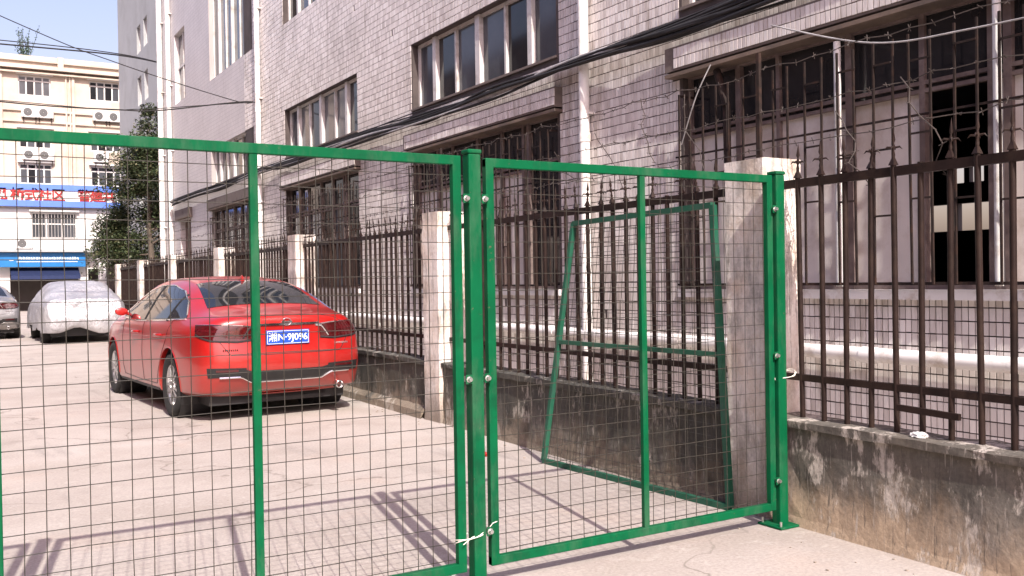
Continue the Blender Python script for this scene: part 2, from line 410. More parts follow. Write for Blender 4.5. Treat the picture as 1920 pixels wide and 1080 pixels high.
for y in np.arange(1.2, YT, TW):
    for z in np.arange(.02, 10.6, TH):
        cy, cz = y + TW / 2, z + TH / 2
        if IND[0] < cy < IND[1] and IND[2] < cz < IND[3] and nt_ < 236:
            t = obj('tile', tile_me, fac); t.location = Vector((FX, y, z)) - Vector(fac.location)
            t.rotation_euler.z = random.gauss(0, .006); nt_ += 1
# two rows of tiles on the edge of each hood
for i, (a, b) in enumerate(CAN[1:4]):
    V, Fc = tile_field(np.arange(a, b - TW, TW), np.array([CZ0 + .022, CZ0 + .022 + TH]), CX - .009, .012,
                       (lambda y, z: (y > 5.4)) if i == 0 else (lambda y, z: (y > 9e9)))
    o = obj('tile_field', np_mesh('tile_field', V, Fc, M['tile']), cans[i + 1]); o.location = -Vector(fac.location)
    o.location -= Vector(cans[i + 1].location); tag(o, kind='stuff')
k = 0
for y in np.arange(CAN[1][0], CAN[1][1] - TW, TW):
    for r in range(2):
        if y + TW / 2 > 5.4 and k < 62:
            t = obj('tile', tile_me, cans[1]); t.location = Vector((CX, y, CZ0 + .022 + r * TH)) - Vector(fac.location) - Vector(cans[1].location)
            t.rotation_euler.z = random.gauss(0, .006); k += 1

# windows
def window(parent, y0, y1, z0, z1, X, mull, trans, panes, fw=.045, depth=.05, frame=None):
    """mull: (y, width); trans: (z, height); panes: material chosen by (column, row)"""
    frame = frame or M['frame']
    f = MB()
    f.box((X, y0, z0), (X + depth, y1, z0 + fw)); f.box((X, y0, z1 - fw), (X + depth, y1, z1))
    f.box((X - .002, y0, z0), (X + depth, y0 + fw, z1)); f.box((X - .002, y1 - fw, z0), (X + depth, y1, z1))
    for y, w in mull: f.box((X - .006 - (.03 if w > .07 else 0), y - w / 2, z0 + .003), (X + depth, y + w / 2, z1 - .003))
    for z, h in trans: f.box((X - .004, y0 + .002, z - h / 2), (X + depth - .002, y1 - .002, z + h / 2))
    w_ = wpart(f, 'window', frame, parent)
    ys = [y0 + fw] + [y for y, _ in sorted(mull)] + [y1 - fw]; zs = [z0 + fw] + [z for z, _ in sorted(trans)] + [z1 - fw]
    for i in range(len(ys) - 1):
        for j in range(len(zs) - 1):
            mt = panes(i, j)
            if mt is None: continue
            dx = .028 + .008 * ((i + j) % 2) + random.uniform(0, .002)
            e = random.uniform(-.006, .006)
            p = MB(); p.add([(X + dx + e, ys[i], zs[j]), (X + dx + e, ys[i], zs[j+1]), (X + dx - e, ys[i+1], zs[j+1]), (X + dx - e, ys[i+1], zs[j]),
                             (X + dx + e + .006, ys[i], zs[j]), (X + dx + e + .006, ys[i], zs[j+1]), (X + dx - e + .006, ys[i+1], zs[j+1]), (X + dx - e + .006, ys[i+1], zs[j])],
                            [(0,1,2,3),(7,6,5,4),(0,4,5,1),(1,5,6,2),(2,6,7,3),(3,7,4,0)])
            wpart(p, 'pane', mt, w_)
    return w_
for bi, (a, b) in enumerate(BAYS):
    L = b - a; fx = lambda t: b - t * L / 4.0        # t = metres from the far jamb in the nearest full bay
    if bi == 0: continue
    # ground floor: dark panes over a transom, dusty panes under it
    def lowp(i, j, bi=bi):
        if j >= 1: return M['dark_glass']
        if bi == 1: return [M['frost_glass'], M['frost_glass'], None, M['frost_glass'], M['frost_glass'], M['frost_glass'], M['frost_glass']][i]
        if bi == 2: return M['frost_glass'] if i not in (0,) else M['dark_glass']
        return M['dark_glass'] if i not in (2, 4) else M['blue_glass']
    mull = [(fx(.67), .06), (fx(1.15), .04), (fx(1.9), .065), (fx(2.56), .045), (fx(3.1), .05), (fx(3.22), .06)]
    window(fac, a, b, *LOW_Z, FX + .07, mull, [(2.70, .03), (2.76, .03)], lowp, frame=M['old_frame'])
    # band of small windows above the hood
    m2 = [(fx(.62), .10), (fx(1.25), .045), (fx(1.95), .12), (fx(2.65), .045), (fx(3.3), .10)]
    window(fac, a, b, *MID_Z, FX + .10, m2, [], lambda i, j: M['blue_glass'] if (i + bi) % 3 else M['dark_glass'])
    m3 = [(fx(.7), .08), (fx(1.3), .05), (fx(1.95), .09), (fx(2.6), .05), (fx(3.3), .08)]
    window(fac, a, b, *UP_Z, FX + .10, m3, [(9.05, .07)], lambda i, j: M['dark_glass'] if (i * 2 + j + bi) % 4 == 1 else M['blue_glass'])
    s = MB().box((FX - .025, a - .02, MID_Z[0] - .025), (FX + .12, b + .02, MID_Z[0] + .004)); wpart(s, 'sill', M['hood'], fac)
    s = MB().box((FX - .06, a - .06, LOW_Z[0] - .07), (FX + .12, b + .06, LOW_Z[0] + .004)); wpart(s, 'sill', M['pvc'], fac)
window(fac, 28.5, 29.9, 6.8, 8.9, FX + .10, [(29.2, .06)], [(7.9, .06)], lambda i, j: M['blue_glass'])
window(fac, 28.5, 29.9, 10.6, 12.4, FX + .10, [(29.2, .06)], [], lambda i, j: M['blue_glass'])
dr = MB().box((FX + .14, 28.1, .2), (FX + .18, 29.5, 3.25)); dr.box((FX + .12, 28.78, .2), (FX + .139, 28.83, 3.25))
wpart(dr, 'door', simple('brown_metal_door', (.16, .10, .07), .6, var=.3), fac)

# security grilles in front of the ground floor windows
for bi, (a, b) in enumerate(BAYS[1:], 1):
    gx = FX - .10
    gr = MB(); gr.bar((gx + .02, a - .02, 1.27), (gx + .02, b + .02, 1.27), .022); gr.bar((gx + .02, a - .02, 2.50), (gx + .02, b + .02, 2.50), .016)
    for y in (a + .05, b - .05): gr.bar((gx + .02, y, 1.29), (FX + .1, y, 1.29), .02); gr.bar((gx + .02, y, 3.08), (FX + .1, y, 3.08), .02)
    G = wpart(gr, 'security_grille', M['rust_iron'], fac)
    bm_ = MB().box((-.0075, -.0075, 0), (.0075, .0075, 1.83)).mesh('bar', M['rust_iron'])
    y = a + .05; prev = None; k = 0
    while y < b - .02:
        o = obj('bar', bm_, G); o.location = Vector((gx, y, 1.265)) - Vector(fac.location) - Vector(G.location)
        o.rotation_euler = (random.gauss(0, .004), random.gauss(0, .004), 0)
        if prev and k % 2 == 0:
            for z in (1.75 + .3 * random.random(), 2.25 + .2 * random.random(), 2.90 + .05 * random.random()):
                wpart(MB().bar((gx - .003, prev, z), (gx - .003, y, z), .014), 'cross_bar', M['rust_iron'], G)
        prev = y; y += .172 + random.gauss(0, .006); k += 1

# pipes on the facade
def vpipe(y, r, z0, z1, x=None, joints=(2.9, 5.2, 7.2, 9.4), name='downpipe'):
    x = FX - .03 - r if x is None else x
    p = MB().tube([(x, y, z0), (x, y, z1)], r, 14)
    for z in joints: p.tube([(x, y, z - .05), (x, y, z + .05)], r + .008, 14)
    for z in joints: p.box((x, y - r - .03, z + .25), (FX - .001, y + r + .03, z + .275))
    wpart(p, name, M['pvc'], fac)
vpipe(8.52, .058, .2, H_TOP)
vpipe(20.95, .06, .2, H_TOP)
vpipe(30.35, .075, .2, H_TOP); vpipe(31.6, .085, .2, H_TOP)
hp = MB().tube([(FX - .10, Y0, .70), (FX - .10, 9, .735), (FX - .10, 20.5, .77)], .057, 14)
for y in np.arange(.4, 20, 2.2): hp.tube([(FX - .10, y - .06, .708 + .003 * y), (FX - .10, y + .06, .708 + .003 * y)], .065, 14)
for y in np.arange(1.3, 20, 2.2): hp.box((FX - .06, y - .02, .60), (FX - .001, y + .02, .66))
wpart(hp, 'water_pipe', M['pvc'], fac)
for y, z0, z1 in ((5.11, 1.25, 3.2), (3.78, 1.25, 3.3)):
    wpart(MB().tube([(FX - .055, y, z0), (FX - .055, y, z1)], .028, 10), 'conduit', M['pvc'], fac)
wpart(MB().tube([(FX - .055, 6.33, 1.25), (FX - .06, 6.35, 2.9), (FX - .03, 6.5, 3.25)], .035, 10), 'conduit', M['rust_iron'], fac)

# ---------------------------------------------------------------- unseen block added across the lane to darken reflections and cut sky light
ob = empty('added_facing_block', (-7.5, 18, 0)); tag(ob, 'unseen plain brown block added across the lane to darken reflections', 'building')
ow = [(y, y + 2.2, z, z + 1.5) for y in np.arange(-6, 44, 4.2) for z in (1.1, 4.3, 7.5)]
t_ = facade_cells(-9, 46, 0, 11, ow, 0, .2, MB())
o_ = MB().add([(-7.5 - x, y, z) for x, y, z in t_.v], [tuple(reversed(f)) for f in t_.f])
o_.quad((-7.5, -9, 0), (-7.5, -9, 11), (-14, -9, 11), (-14, -9, 0)); o_.quad((-7.5, 46, 0), (-14, 46, 0), (-14, 46, 11), (-7.5, 46, 11)); o_.quad((-7.5, -9, 11), (-7.5, 46, 11), (-14, 46, 11), (-14, -9, 11))
wpart(o_, 'wall', simple('brown_render', (.22, .17, .145), .85, var=.15, scale=.6), ob)
for a, b, c, d in ow: wpart(MB().box((-7.66, a, c), (-7.62, b, d)), 'window', M['dark_glass'], ob)

# ---------------------------------------------------------------- grey block beyond
gb = empty('grey_building', (8, 46, 0)); tag(gb, 'plain grey rendered block with narrow window slits beside the tree', 'building')
ops = []
for zt, zb in ((13.3, 12.05), (10.95, 9.65), (8.6, 7.3), (6.2, 4.9)):
    for a, b in ((45.75, 46.7), (44.15, 45.0)): ops.append((a, b, zb, zt))
wl_ = facade_cells(40.5, 52, 0, 18, ops, 8, .2, MB())
wl_.quad((8, 40.5, 0), (16, 40.5, 0), (16, 40.5, 18), (8, 40.5, 18)); wl_.quad((8, 52, 0), (8, 52, 18), (16, 52, 18), (16, 52, 0))
wl_.quad((8, 40.5, 18), (16, 40.5, 18), (16, 52, 18), (8, 52, 18))
wpart(wl_, 'wall', M['grey_render'], gb)
for a, b, c, d in ops: window(gb, a, b, c, d, 8.12, [((a + b) / 2, .05)], [], lambda i, j: M['blue_glass'])

# ---------------------------------------------------------------- cream apartment block closing the street
AY = 58.0
ap = empty('apartment_building', (6, AY, 0)); tag(ap, 'cream rendered apartment block closing the end of the lane', 'building')
AX0, AX1 = -9.0, 17.0
aw = []
for k in range(-3, 3):
    xa = 3.77 + 3.58 * k
    for z0, z1 in ((11.82, 12.92), (8.95, 9.98), (6.98, 8.1)): aw.append((xa, xa + 1.62, z0, z1))
aw_low = [(4.28, 6.58, 4.0, 5.42), (-.5, 1.5, 4.0, 5.42), (9, 11, 4.0, 5.42)]
shop_ops = [(3.2, 6.6, .0, 2.35), (7.1, 7.9, .9, 2.3), (-2.5, 2.6, 0, 2.35), (8.6, 10.3, 0, 2.35)]
def facade_y(x0, x1, z0, z1, ops, Y, depth, mb):
    t = facade_cells(x0, x1, z0, z1, ops, 0, depth, MB())
    mb.add([(y, Y + x, z) for x, y, z in t.v], [tuple(reversed(f)) for f in t.f]); return mb
wpart(facade_y(AX0, AX1, 5.6, 13.25, [o for o in aw], AY, .2, MB()), 'wall', M['cream_render'], ap)
low = facade_y(AX0, AX1, 0, 5.6, aw_low + shop_ops, AY - .02, .25, MB())
wpart(low, 'wall', M['white_render'], ap)
sd = MB().quad((AX0, AY, 0), (AX0, AY, 13.9), (AX0, AY + 10, 13.9), (AX0, AY + 10, 0)); sd.quad((AX1, AY, 0), (AX1, AY + 10, 0), (AX1, AY + 10, 13.9), (AX1, AY, 13.9))
sd.quad((AX0, AY, 13.24), (AX1, AY, 13.24), (AX1, AY + 10, 13.24), (AX0, AY + 10, 13.24)); wpart(sd, 'side_wall', M['cream_render'], ap)
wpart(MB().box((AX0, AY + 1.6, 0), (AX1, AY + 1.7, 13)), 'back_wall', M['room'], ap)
co = MB().box((AX0, AY - .45, 13.22), (AX1, AY + .1, 13.36)); co.box((AX0, AY - .25, 13.36), (AX1, AY - .10, 13.62)); co.box((AX0, AY - .40, 13.62), (AX1, AY + .05, 13.72)); co.box((AX0, AY - .2, 13.72), (AX1, AY - .05, 13.97))
for x in np.arange(AX0 + .4, AX1, 3.58): co.box((x, AY - .42, 13.36), (x + .3, AY - .1, 13.97))
wpart(co, 'cornice', M['cream_render'], ap)
bl = MB()
for z in (10.35, 10.95): bl.box((AX0, AY - .12, z), (AX1, AY - .001, z + .12))
for z in (13.0,): bl.box((AX0, AY - .3, z), (AX1, AY - .001, z + .08))
for k in range(-3, 4): bl.box((2.85 + 3.58 * k, AY - .14, 5.7), (3.0 + 3.58 * k, AY - .001, 13.2))
wpart(bl, 'string_course', M['cream_render'], ap)
def window_y(parent, x0, x1, z0, z1, Y, nm, tr, glass):
    f = MB(); w = .07
    f.box((x0, Y, z0), (x1, Y + .06, z0 + w)); f.box((x0, Y, z1 - w), (x1, Y + .06, z1)); f.box((x0, Y - .002, z0), (x0 + w, Y + .06, z1)); f.box((x1 - w, Y - .002, z0), (x1, Y + .06, z1))
    for i in range(1, nm): x = x0 + (x1 - x0) * i / nm; f.box((x - .035, Y - .004, z0), (x + .035, Y + .06, z1))
    if tr: f.box((x0, Y - .003, tr - .035), (x1, Y + .06, tr + .035))
    f.box((x0 - .1, Y - .34, z1 + .05), (x1 + .1, Y - .12, z1 + .13))
    W_ = wpart(f, 'window', M['white_render'], parent)
    for i in range(nm):
        xa = x0 + (x1 - x0) * i / nm; xb = x0 + (x1 - x0) * (i + 1) / nm
        wpart(MB().box((xa + .03, Y + .02 + .004 * i, z0 + .03), (xb - .03, Y + .03 + .004 * i, z1 - .03)), 'pane', glass[i % len(glass)], W_)
for i, o in enumerate(aw): window_y(ap, *o, AY + .13, 4, o[2] + .75 * (o[3] - o[2]), [M['blue_glass'], M['dark_glass'], M['blue_glass']] if i % 2 else [M['dark_glass'], M['blue_glass']])
for o in aw_low:
    window_y(ap, *o, AY + .1, 3, o[2] + .8, [M['blue_glass']])
    G = wpart(MB().box((o[0], AY - .06, o[2] + .02), (o[1], AY - .04, o[2] + .05)).box((o[0], AY - .06, o[3] - .05), (o[1], AY - .04, o[3] - .02)), 'security_grille', M['steel'], ap)
    bm_ = MB().box((-.015, -.01, 0), (.015, .01, o[3] - o[2] - .04)).mesh('bar', M['steel'])
    for x in np.arange(o[0] + .05, o[1], .16):
        b_ = obj('bar', bm_, G); b_.location = Vector((x, AY - .05, o[2] + .02)) - Vector(ap.location) - Vector(G.location)
dp = MB()
for x in (2.6, 6.15, 6.35, 9.7): dp.tube([(x, AY - .09, 5.7), (x, AY - .09, 13.2)], .05, 8)
wpart(dp, 'downpipe', M['cream_render'], ap)
# ground floor ledge
wpart(MB().box((AX0, AY - .9, 3.22), (AX1, AY - .021, 3.36)), 'ledge', M['grey_render'], ap)

blue_sign = simple('blue_sign_face', (.015, .16, .42), .4, var=.1, scale=2)
band_blue = simple('banner_blue_band', (.10, .20, .62), .5, var=.1, scale=2)
red_letter = simple('red_letter', (.34, .018, .018), .5, var=.1)
white_face = simple('white_sign_face', (.78, .77, .75), .5, var=.05)
white_letter = simple('white_letter', (.8, .85, .86), .5, var=.05)
def text_mesh(txt, size, ext, name, mat, parent, mat_world):
    cu = bpy.data.curves.new('t', 'FONT'); cu.body = txt; cu.size = size; cu.extrude = ext; cu.align_x = 'CENTER'; cu.align_y = 'CENTER'; cu.offset = size * (.018 if size > .3 else .008)
    cu.resolution_u = 3
    to = bpy.data.objects.new('t', cu); col.objects.link(to)
    dg = bpy.context.evaluated_depsgraph_get(); me = bpy.data.meshes.new_from_object(to.evaluated_get(dg))
    bpy.data.objects.remove(to); bpy.data.curves.remove(cu)
    me.transform(mat_world); me.materials.clear(); me.materials.append(mat); me.name = name
    return obj(name, me, parent)
UPR = Matrix.Rotation(math.pi / 2, 4, 'X')         # text standing up, read from -y
bn = empty('banner_sign', (6, AY - .25, 5.8)); tag(bn, 'white and blue wall sign with large red characters on the cream block', 'sign')
wpart(MB().box((-6, AY - .3, 6.05), (9.6, AY - .03, 6.62)), 'board', white_face, bn)
wpart(MB().box((-6.05, AY - .36, 6.62), (9.65, AY - .022, 6.95)), 'upper_band', band_blue, bn)
wpart(MB().box((-6.05, AY - .36, 5.72), (9.65, AY - .022, 6.05)), 'lower_band', band_blue, bn)
for x, ch in ((2.80, '枫'), (3.62, '桥'), (4.30, '式'), (4.96, '社'), (5.63, '区'), (6.95, '警'), (7.58, '建'), (8.24, '共')):
    text_mesh(ch, .72, .03, 'letter', red_letter, bn, Matrix.Translation(Vector((x, AY - .33, 6.335)) - Vector(bn.location)) @ UPR)
sg = empty('shop_sign', (4.5, AY - .6, 2.4)); tag(sg, 'blue shop fascia sign with a row of small white characters', 'sign')
wpart(MB().box((2.5, AY - .62, 2.42), (6.95, AY - .03, 3.19)), 'board', blue_sign, sg)
lt = MB()
for i in range(24):
    x = 3.55 + i * .127
    for k in range(3): lt.box((x + .035 * k, AY - .64, 2.80 + random.uniform(-.02, .05)), (x + .035 * k + .018, AY - .619, 2.97 - random.uniform(0, .05)))
    lt.box((x, AY - .642, 2.86), (x + .09, AY - .62, 2.885))
lt.box((3.5, AY - .64, 2.68), (6.5, AY - .62, 2.71)); lt.box((3.15, AY - .64, 2.75), (3.35, AY - .62, 2.80))
wpart(lt, 'lettering', white_letter, sg)
aw2 = empty('shop_awning', (4.9, AY - .8, 2.0)); tag(aw2, 'dark blue shop awning below the blue sign', 'awning')
wpart(MB().add([(3.2, AY - .05, 2.38), (6.6, AY - .05, 2.38), (6.6, AY - .95, 1.92), (3.2, AY - .95, 1.92), (3.2, AY - .05, 2.34), (6.6, AY - .05, 2.34), (6.6, AY - .95, 1.88), (3.2, AY - .95, 1.88)],
      [(0,3,2,1),(4,5,6,7),(0,1,5,4),(1,2,6,5),(2,3,7,6),(3,0,4,7)]), 'canvas', simple('navy_canvas', (.006, .014, .055), .7), aw2)
wpart(MB().box((3.2, AY - .96, 1.74), (6.6, AY - .945, 1.93)), 'valance', simple('navy_valance', (.008, .02, .08), .7), aw2)

# air conditioners on brackets under the windows
def ac_unit():
    r = empty('air_conditioner')
    MB().cbox((-.4, -.3, 0), (.4, 0, .55), .02).build('casing', M['white_render'], r)
    MB().lathe([(.02, -.325), (.21, -.325), (.215, -.30), (.225, -.299)], 20, 'y', (-.1, 0, .28), False).build('fan_grille', simple('ac_grille', (.10, .10, .10), .6), r)
    for x in (-.3, .3):
        b = MB(); b.box((x - .02, -.34, -.04), (x + .02, .02, -.001)); b.bar((x, -.3, -.03), (x, .01, -.3), .03)
        b.build('bracket', M['rust_iron'], r)
    return r
ac0 = ac_unit(); first = True
for k in range(-2, 2):
    for row, z in (('top', 10.62), ('middle', 8.30)):
        for dx in (.35, 1.12):
            if row == 'middle' and dx > 1 and k != 0: continue
            a_ = ac0 if first else copy_tree(ac0); first = False
            a_.location = (3.95 + 3.58 * k + dx, AY - .03, z + random.uniform(-.03, .03))
            tag(a_, f'white air conditioner under the {row} row of windows of the cream block', 'air conditioner', f'air conditioners in the {row} row on the cream block')
for x in (3.9, 7.6):
    a_ = copy_tree(ac0); a_.location = (x, AY - .03, 3.42); tag(a_, 'white air conditioner standing on the ledge above the blue shop sign', 'air conditioner', 'air conditioners on the shop ledge')

# little plants on the roof of the cream block
ant = empty('roof_antenna', (4.2, AY + .6, 13.24)); tag(ant, 'bushy upright plant in a pot on the roof of the cream block', 'plant')
st_ = MB(); lf = MB()
for i in range(16):
    a = random.uniform(0, 6.28); p = Vector((4.2 + .2 * math.cos(a), AY + .6 + .2 * math.sin(a), 13.75)); q = p + Vector((random.gauss(0, .25), random.gauss(0, .2), random.uniform(.7, 2.2)))
    st_.tube([p, (p + q) / 2 + Vector((.03, 0, 0)), q], [.02, .015, .006], 5)
    for j in range(22):
        c = p.lerp(q, random.uniform(.2, 1)) + Vector([random.gauss(0, .06) for _ in range(3)]); u = Vector([random.gauss(0, 1) for _ in range(3)]).normalized() * .07; w = u.orthogonal().normalized() * .035
        lf.quad(c - u, c + w, c + u, c - w)
leaf_far = simple('far_leaf', (.05, .08, .05), .6, var=.4, scale=3)
wpart(st_, 'stem', leaf_far, ant); wpart(lf, 'foliage', leaf_far, ant); wpart(MB().lathe([(.01, 13.25), (.25, 13.25), (.32, 13.78), (.28, 13.79), (.01, 13.76)], 14, 'z', (4.2, AY + .6, 0)), 'pot', simple('clay_pot', (.18, .16, .15), .8), ant)
ant.name = 'roof_plant'

# ---------------------------------------------------------------- boundary wall, pillars, railings
wx = lambda y: 3.82 + .027 * y
PIL = [(-.68, -.35), (3.74, 4.06), (7.97, 8.32), (12.5, 12.86), (17.2, 17.56), (21.9, 22.26), (26.6, 26.96), (31.2, 31.56)]
WT = .57; WTH = .22
bw = empty('boundary_wall', (wx(10), 10, 0)); tag(bw, 'low stained boundary wall with square rendered pillars', 'wall')
def wallseg(y0, y1):
    n = max(2, int((y1 - y0) / .12)); vs = []; fs = []
    rows = [(0, -.015), (.05, -.005), (.2, 0), (.38, 0), (WT - .045, 0), (WT - .042, -.022), (WT - .004, -.024), (WT, -.015), (WT + .004, .1), (WT, WTH), (0, WTH)]
    for i in range(n + 1):
        y = y0 + (y1 - y0) * i / n
        for z, dx in rows:
            j = .006 if 0 < z < WT - .05 else (.004 if z > .3 else .003)
            vs.append((wx(y) + dx + random.gauss(0, j * .5), y, z + (random.gauss(0, .003) if z > .3 else 0)))
    m_ = len(rows)
    for i in range(n):
        for k in range(m_ - 1): fs.append((i*m_+k, i*m_+k+1, (i+1)*m_+k+1, (i+1)*m_+k))
    return MB().add(vs, fs)
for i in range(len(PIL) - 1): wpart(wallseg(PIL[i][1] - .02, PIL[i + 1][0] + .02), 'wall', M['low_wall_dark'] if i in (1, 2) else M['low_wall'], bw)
def pillar(y0, y1):
    x0 = wx(y0) - .03; x1 = x0 + .30; bm = bmesh.new()
    bmesh.ops.create_grid(bm, x_segments=1, y_segments=1, size=1); bm.free()
    vs = []; fs = []; zs = np.linspace(0, 2.0, 22)
    prof = [(x0, y0 + .015), (x0 + .015, y0), (x1 - .015, y0), (x1, y0 + .015), (x1, y1 - .015), (x1 - .015, y1), (x0 + .015, y1), (x0, y1 - .015)]
    for z in zs:
        for x, y in prof: vs.append((x + random.gauss(0, .0025), y + random.gauss(0, .0025), z))
    for i in range(len(zs) - 1):
        for k in range(8): fs.append((i*8+k, i*8+(k+1) % 8, (i+1)*8+(k+1) % 8, (i+1)*8+k))
    fs.append(tuple((len(zs) - 1) * 8 + k for k in range(8)))
    return MB().add(vs, fs)
for a, b in PIL: wpart(pillar(a, b), 'pillar', M['pillar'], bw)
ft = MB().add([(wx(y) - o, y, z) for y in (8.35, 12.5) for o, z in ((.07, 0), (.06, .07), (.0, .12))], [(0, 1, 4, 3), (1, 2, 5, 4), (0, 2, 1), (3, 4, 5)])
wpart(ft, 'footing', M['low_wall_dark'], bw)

def spear_me():
    m_ = MB(); s = .017
    m_.add([(-s,-s,0),(s,-s,0),(s,s,0),(-s,s,0),(0,0,.055)], [(0,1,4),(1,2,4),(2,3,4),(3,0,4)])
    m_.lathe([(.006, .02), (.009, .05), (.005, .07), (.012, .085), (.004, .105), (.0095, .122), (.0005, .185)], 8)
    for a in range(4):
        t = a * math.pi / 2 + .5; d = Vector((math.cos(t), math.sin(t), 0))
        m_.tube([d * .004 + Vector((0, 0, .085)), d * .03 + Vector((0, 0, .088)), d * .042 + Vector((0, 0, .075))], [.006, .005, .001], 5)
    return m_.mesh('spear_head', M['brown_paint'])
spear = spear_me()
BAR = .032
bar_me = MB().tube([(0, 0, 0), (0, 0, 1.865 - WT + .02)], .0145, 12).mesh('bar', M['brown_paint'])
FLAB = ['brown iron railing in front of the window standing open, right of the green gate', 'brown iron railing behind the leaning green panel', 'brown iron railing along the wall right of the red car',
        'brown iron railing past the roof of the red car', 'brown iron railing near the second white downpipe', 'brown iron railing near the factory door', 'brown iron railing beside the street tree']
fx_in = .085
for i in range(len(PIL) - 1):
    ya, yb = PIL[i][1], PIL[i + 1][0]
    fr = empty('iron_railing', (wx((ya + yb) / 2) + fx_in, (ya + yb) / 2, WT)); tag(fr, FLAB[i], 'railing', 'iron railings on the boundary wall')
    A = lambda y, z: (wx(y) + fx_in, y, z)
    wpart(MB().bar(A(ya - .03, 1.845), A(yb + .03, 1.845), .03, .045), 'top_rail', M['brown_paint'], fr)
    wpart(MB().bar(A(ya - .03, .79), A(yb + .03, .79), .028, .035), 'bottom_rail', M['brown_paint'], fr)
    n = int(round((yb - ya - .1) / .1505)); y_ = yb - .20 if i == 0 else yb - .09
    k = 0
    if i == 0: y_ = yb - .155
    while y_ > ya + .03:
        o = obj('bar', bar_me, fr); o.location = Vector((wx(y_) + fx_in - .002, y_ + random.gauss(0, .003), WT - .01)) - Vector(fr.location)
        o.rotation_euler = (random.gauss(0, .004), random.gauss(0, .003), 0)
        if random.random() > .05:
            s_ = obj('spear_head', spear, o); s_.location = (0, 0, 1.865 - WT + .02); s_.rotation_euler = (random.gauss(0, .05), random.gauss(0, .05), random.uniform(-.3, .3))
        y_ -= .1505; k += 1
    if i == 0: wpart(MB().bar((wx(2.7) + fx_in - .035, 2.62, .69), (wx(2.9) + fx_in - .035, 2.95, .70), .02, .03), 'repair_strip', M['brown_paint'], fr)

# barbed wire strands above the railings
def barbed(y0, y1, z, dx, seed, sag=.04):
    r = random.Random(seed); m_ = MB(); pts = []; n = int((y1 - y0) / .12)
    for i in range(n + 1):
        t = i / n; y = y0 + (y1 - y0) * t
        pts.append(Vector((wx(y) + dx + r.gauss(0, .012), y, z - sag * 4 * t * (1 - t) + r.gauss(0, .008))))
    m_.tube(pts, .0028, 5)
    for p in pts[::1]:
        for k in range(2):
            d = Vector((r.gauss(0, 1), r.gauss(0, .35), r.gauss(0, 1))).normalized() * .018; m_.tube([p - d, p + d], .002, 4)
    return m_
k = 0
for z, dx, w in ((2.10, .1, 'lowest'), (2.33, .1, 'middle'), (2.55, .1, 'top')):
    for (a, b), where in (((-.5, 8.1), 'over the railings by the green gate'), ((8.1, 22), 'over the railings beyond the red car')):
        o = barbed(a, b, z + random.uniform(-.02, .02), dx, k).build('barbed_wire', M['barb']); k += 1
        tag(o, f'{w} strand of rusty barbed wire strung {where}', 'barbed wire', 'strands of barbed wire')
for i, (a, b) in enumerate(PIL[1:5]):           # iron uprights that carry the strands
    y = (a + b) / 2; o = MB().bar((wx(y) + .1, y, 1.9), (wx(y) + .1, y, 2.62), .022).build('wire_upright', M['rust_iron'])
    tag(o, ['thin iron upright holding barbed wire on the pillar behind the green gate', 'thin iron upright holding barbed wire on the pillar right of the red car', 'thin iron upright for barbed wire on the pillar above the red car boot', 'thin iron upright for barbed wire on a far pillar'][i], 'upright', 'uprights of the barbed wire')
for i, (y, z, l) in enumerate(((5.0, 2.55, .45), (4.55, 2.5, .5), (5.55, 2.4, .42), (2.95, 2.3, .5), (3.35, 2.2, .4), (6.1, 2.33, .3))):
    r = random.Random(50 + i); pts = [Vector((wx(y) + .1, y, z))]
    for j in range(7): pts.append(pts[-1] + Vector((r.gauss(0, .02), -.03 + r.gauss(0, .03), -l / 7)))
    m_ = MB().tube(pts, .003, 5)
    for p in pts[1:]:
        d = Vector((r.gauss(0, 1), r.gauss(0, 1), r.gauss(0, .4))).normalized() * .02; m_.tube([p - d, p + d], .002, 4)
    o = m_.build('broken_barbed_wire', M['barb']); tag(o, 'loose broken end of barbed wire dangling above the railings', 'barbed wire', 'loose barbed wire ends')

# ---------------------------------------------------------------- green mesh fence and gate
GY = 3.615; ST = .040
def mesh_panel(name, x0, x1, z0, z1, mulls, y, label, group=None, phase=.03):
    p = empty(name, ((x0 + x1) / 2, y, 0)); tag(p, label, 'gate' if 'gate' in name else 'fence panel', group)
    f = MB()
    f.cbox((x0, y - .016, z1 - ST), (x1, y + .016, z1), .003); f.cbox((x0, y - .016, z0), (x1, y + .016, z0 + ST), .003)
    f.cbox((x0, y - .0165, z0 + .002), (x0 + ST, y + .0165, z1 - .002), .003); f.cbox((x1 - ST, y - .0165, z0 + .002), (x1, y + .0165, z1 - .002), .003)
    wpart(f, 'frame', M['green'], p)
    for m_ in mulls: wpart(MB().cbox((m_ - .016, y - .0125, z0 + ST - .004), (m_ + .016, y + .0125, z1 - ST + .004), .003), 'mullion', M['green'], p)
    w = MB(); x = x0 + phase; wy = y + .0145
    r = random.Random(len(label))
    while x < x1 - .012:
        w.tube([(x + r.gauss(0, .0015), wy + r.gauss(0, .001), z0 + .01 + (z1 - z0 - .02) * t) for t in np.linspace(0, 1, 7)], .0018, 6); x += .0705
    z = z0 + .055
    while z < z1 - .012:
        w.tube([(x0 + .01 + (x1 - x0 - .02) * t, wy + .0033, z + r.gauss(0, .0016)) for t in np.linspace(0, 1, 7)], .0018, 6); z += .0722
    tag(wpart(w, 'wire_mesh', M['wire'], p), kind='stuff')
    return p
mesh_panel('mesh_fence_panel', .122, 1.925, .085, 1.885, [1.03], GY, 'wide green framed wire mesh fence panel in front of the red car', phase=.105-.0705)
mesh_panel('mesh_gate', 2.048, 3.805, .09, 1.882, [2.925], GY, 'green framed wire mesh gate leaf between two green posts', phase=.022)
mesh_panel('mesh_fence_panel', -1.77, .002, .085, 1.885, [-.85], GY, 'green framed wire mesh fence panel beside the covered car side of the lane')
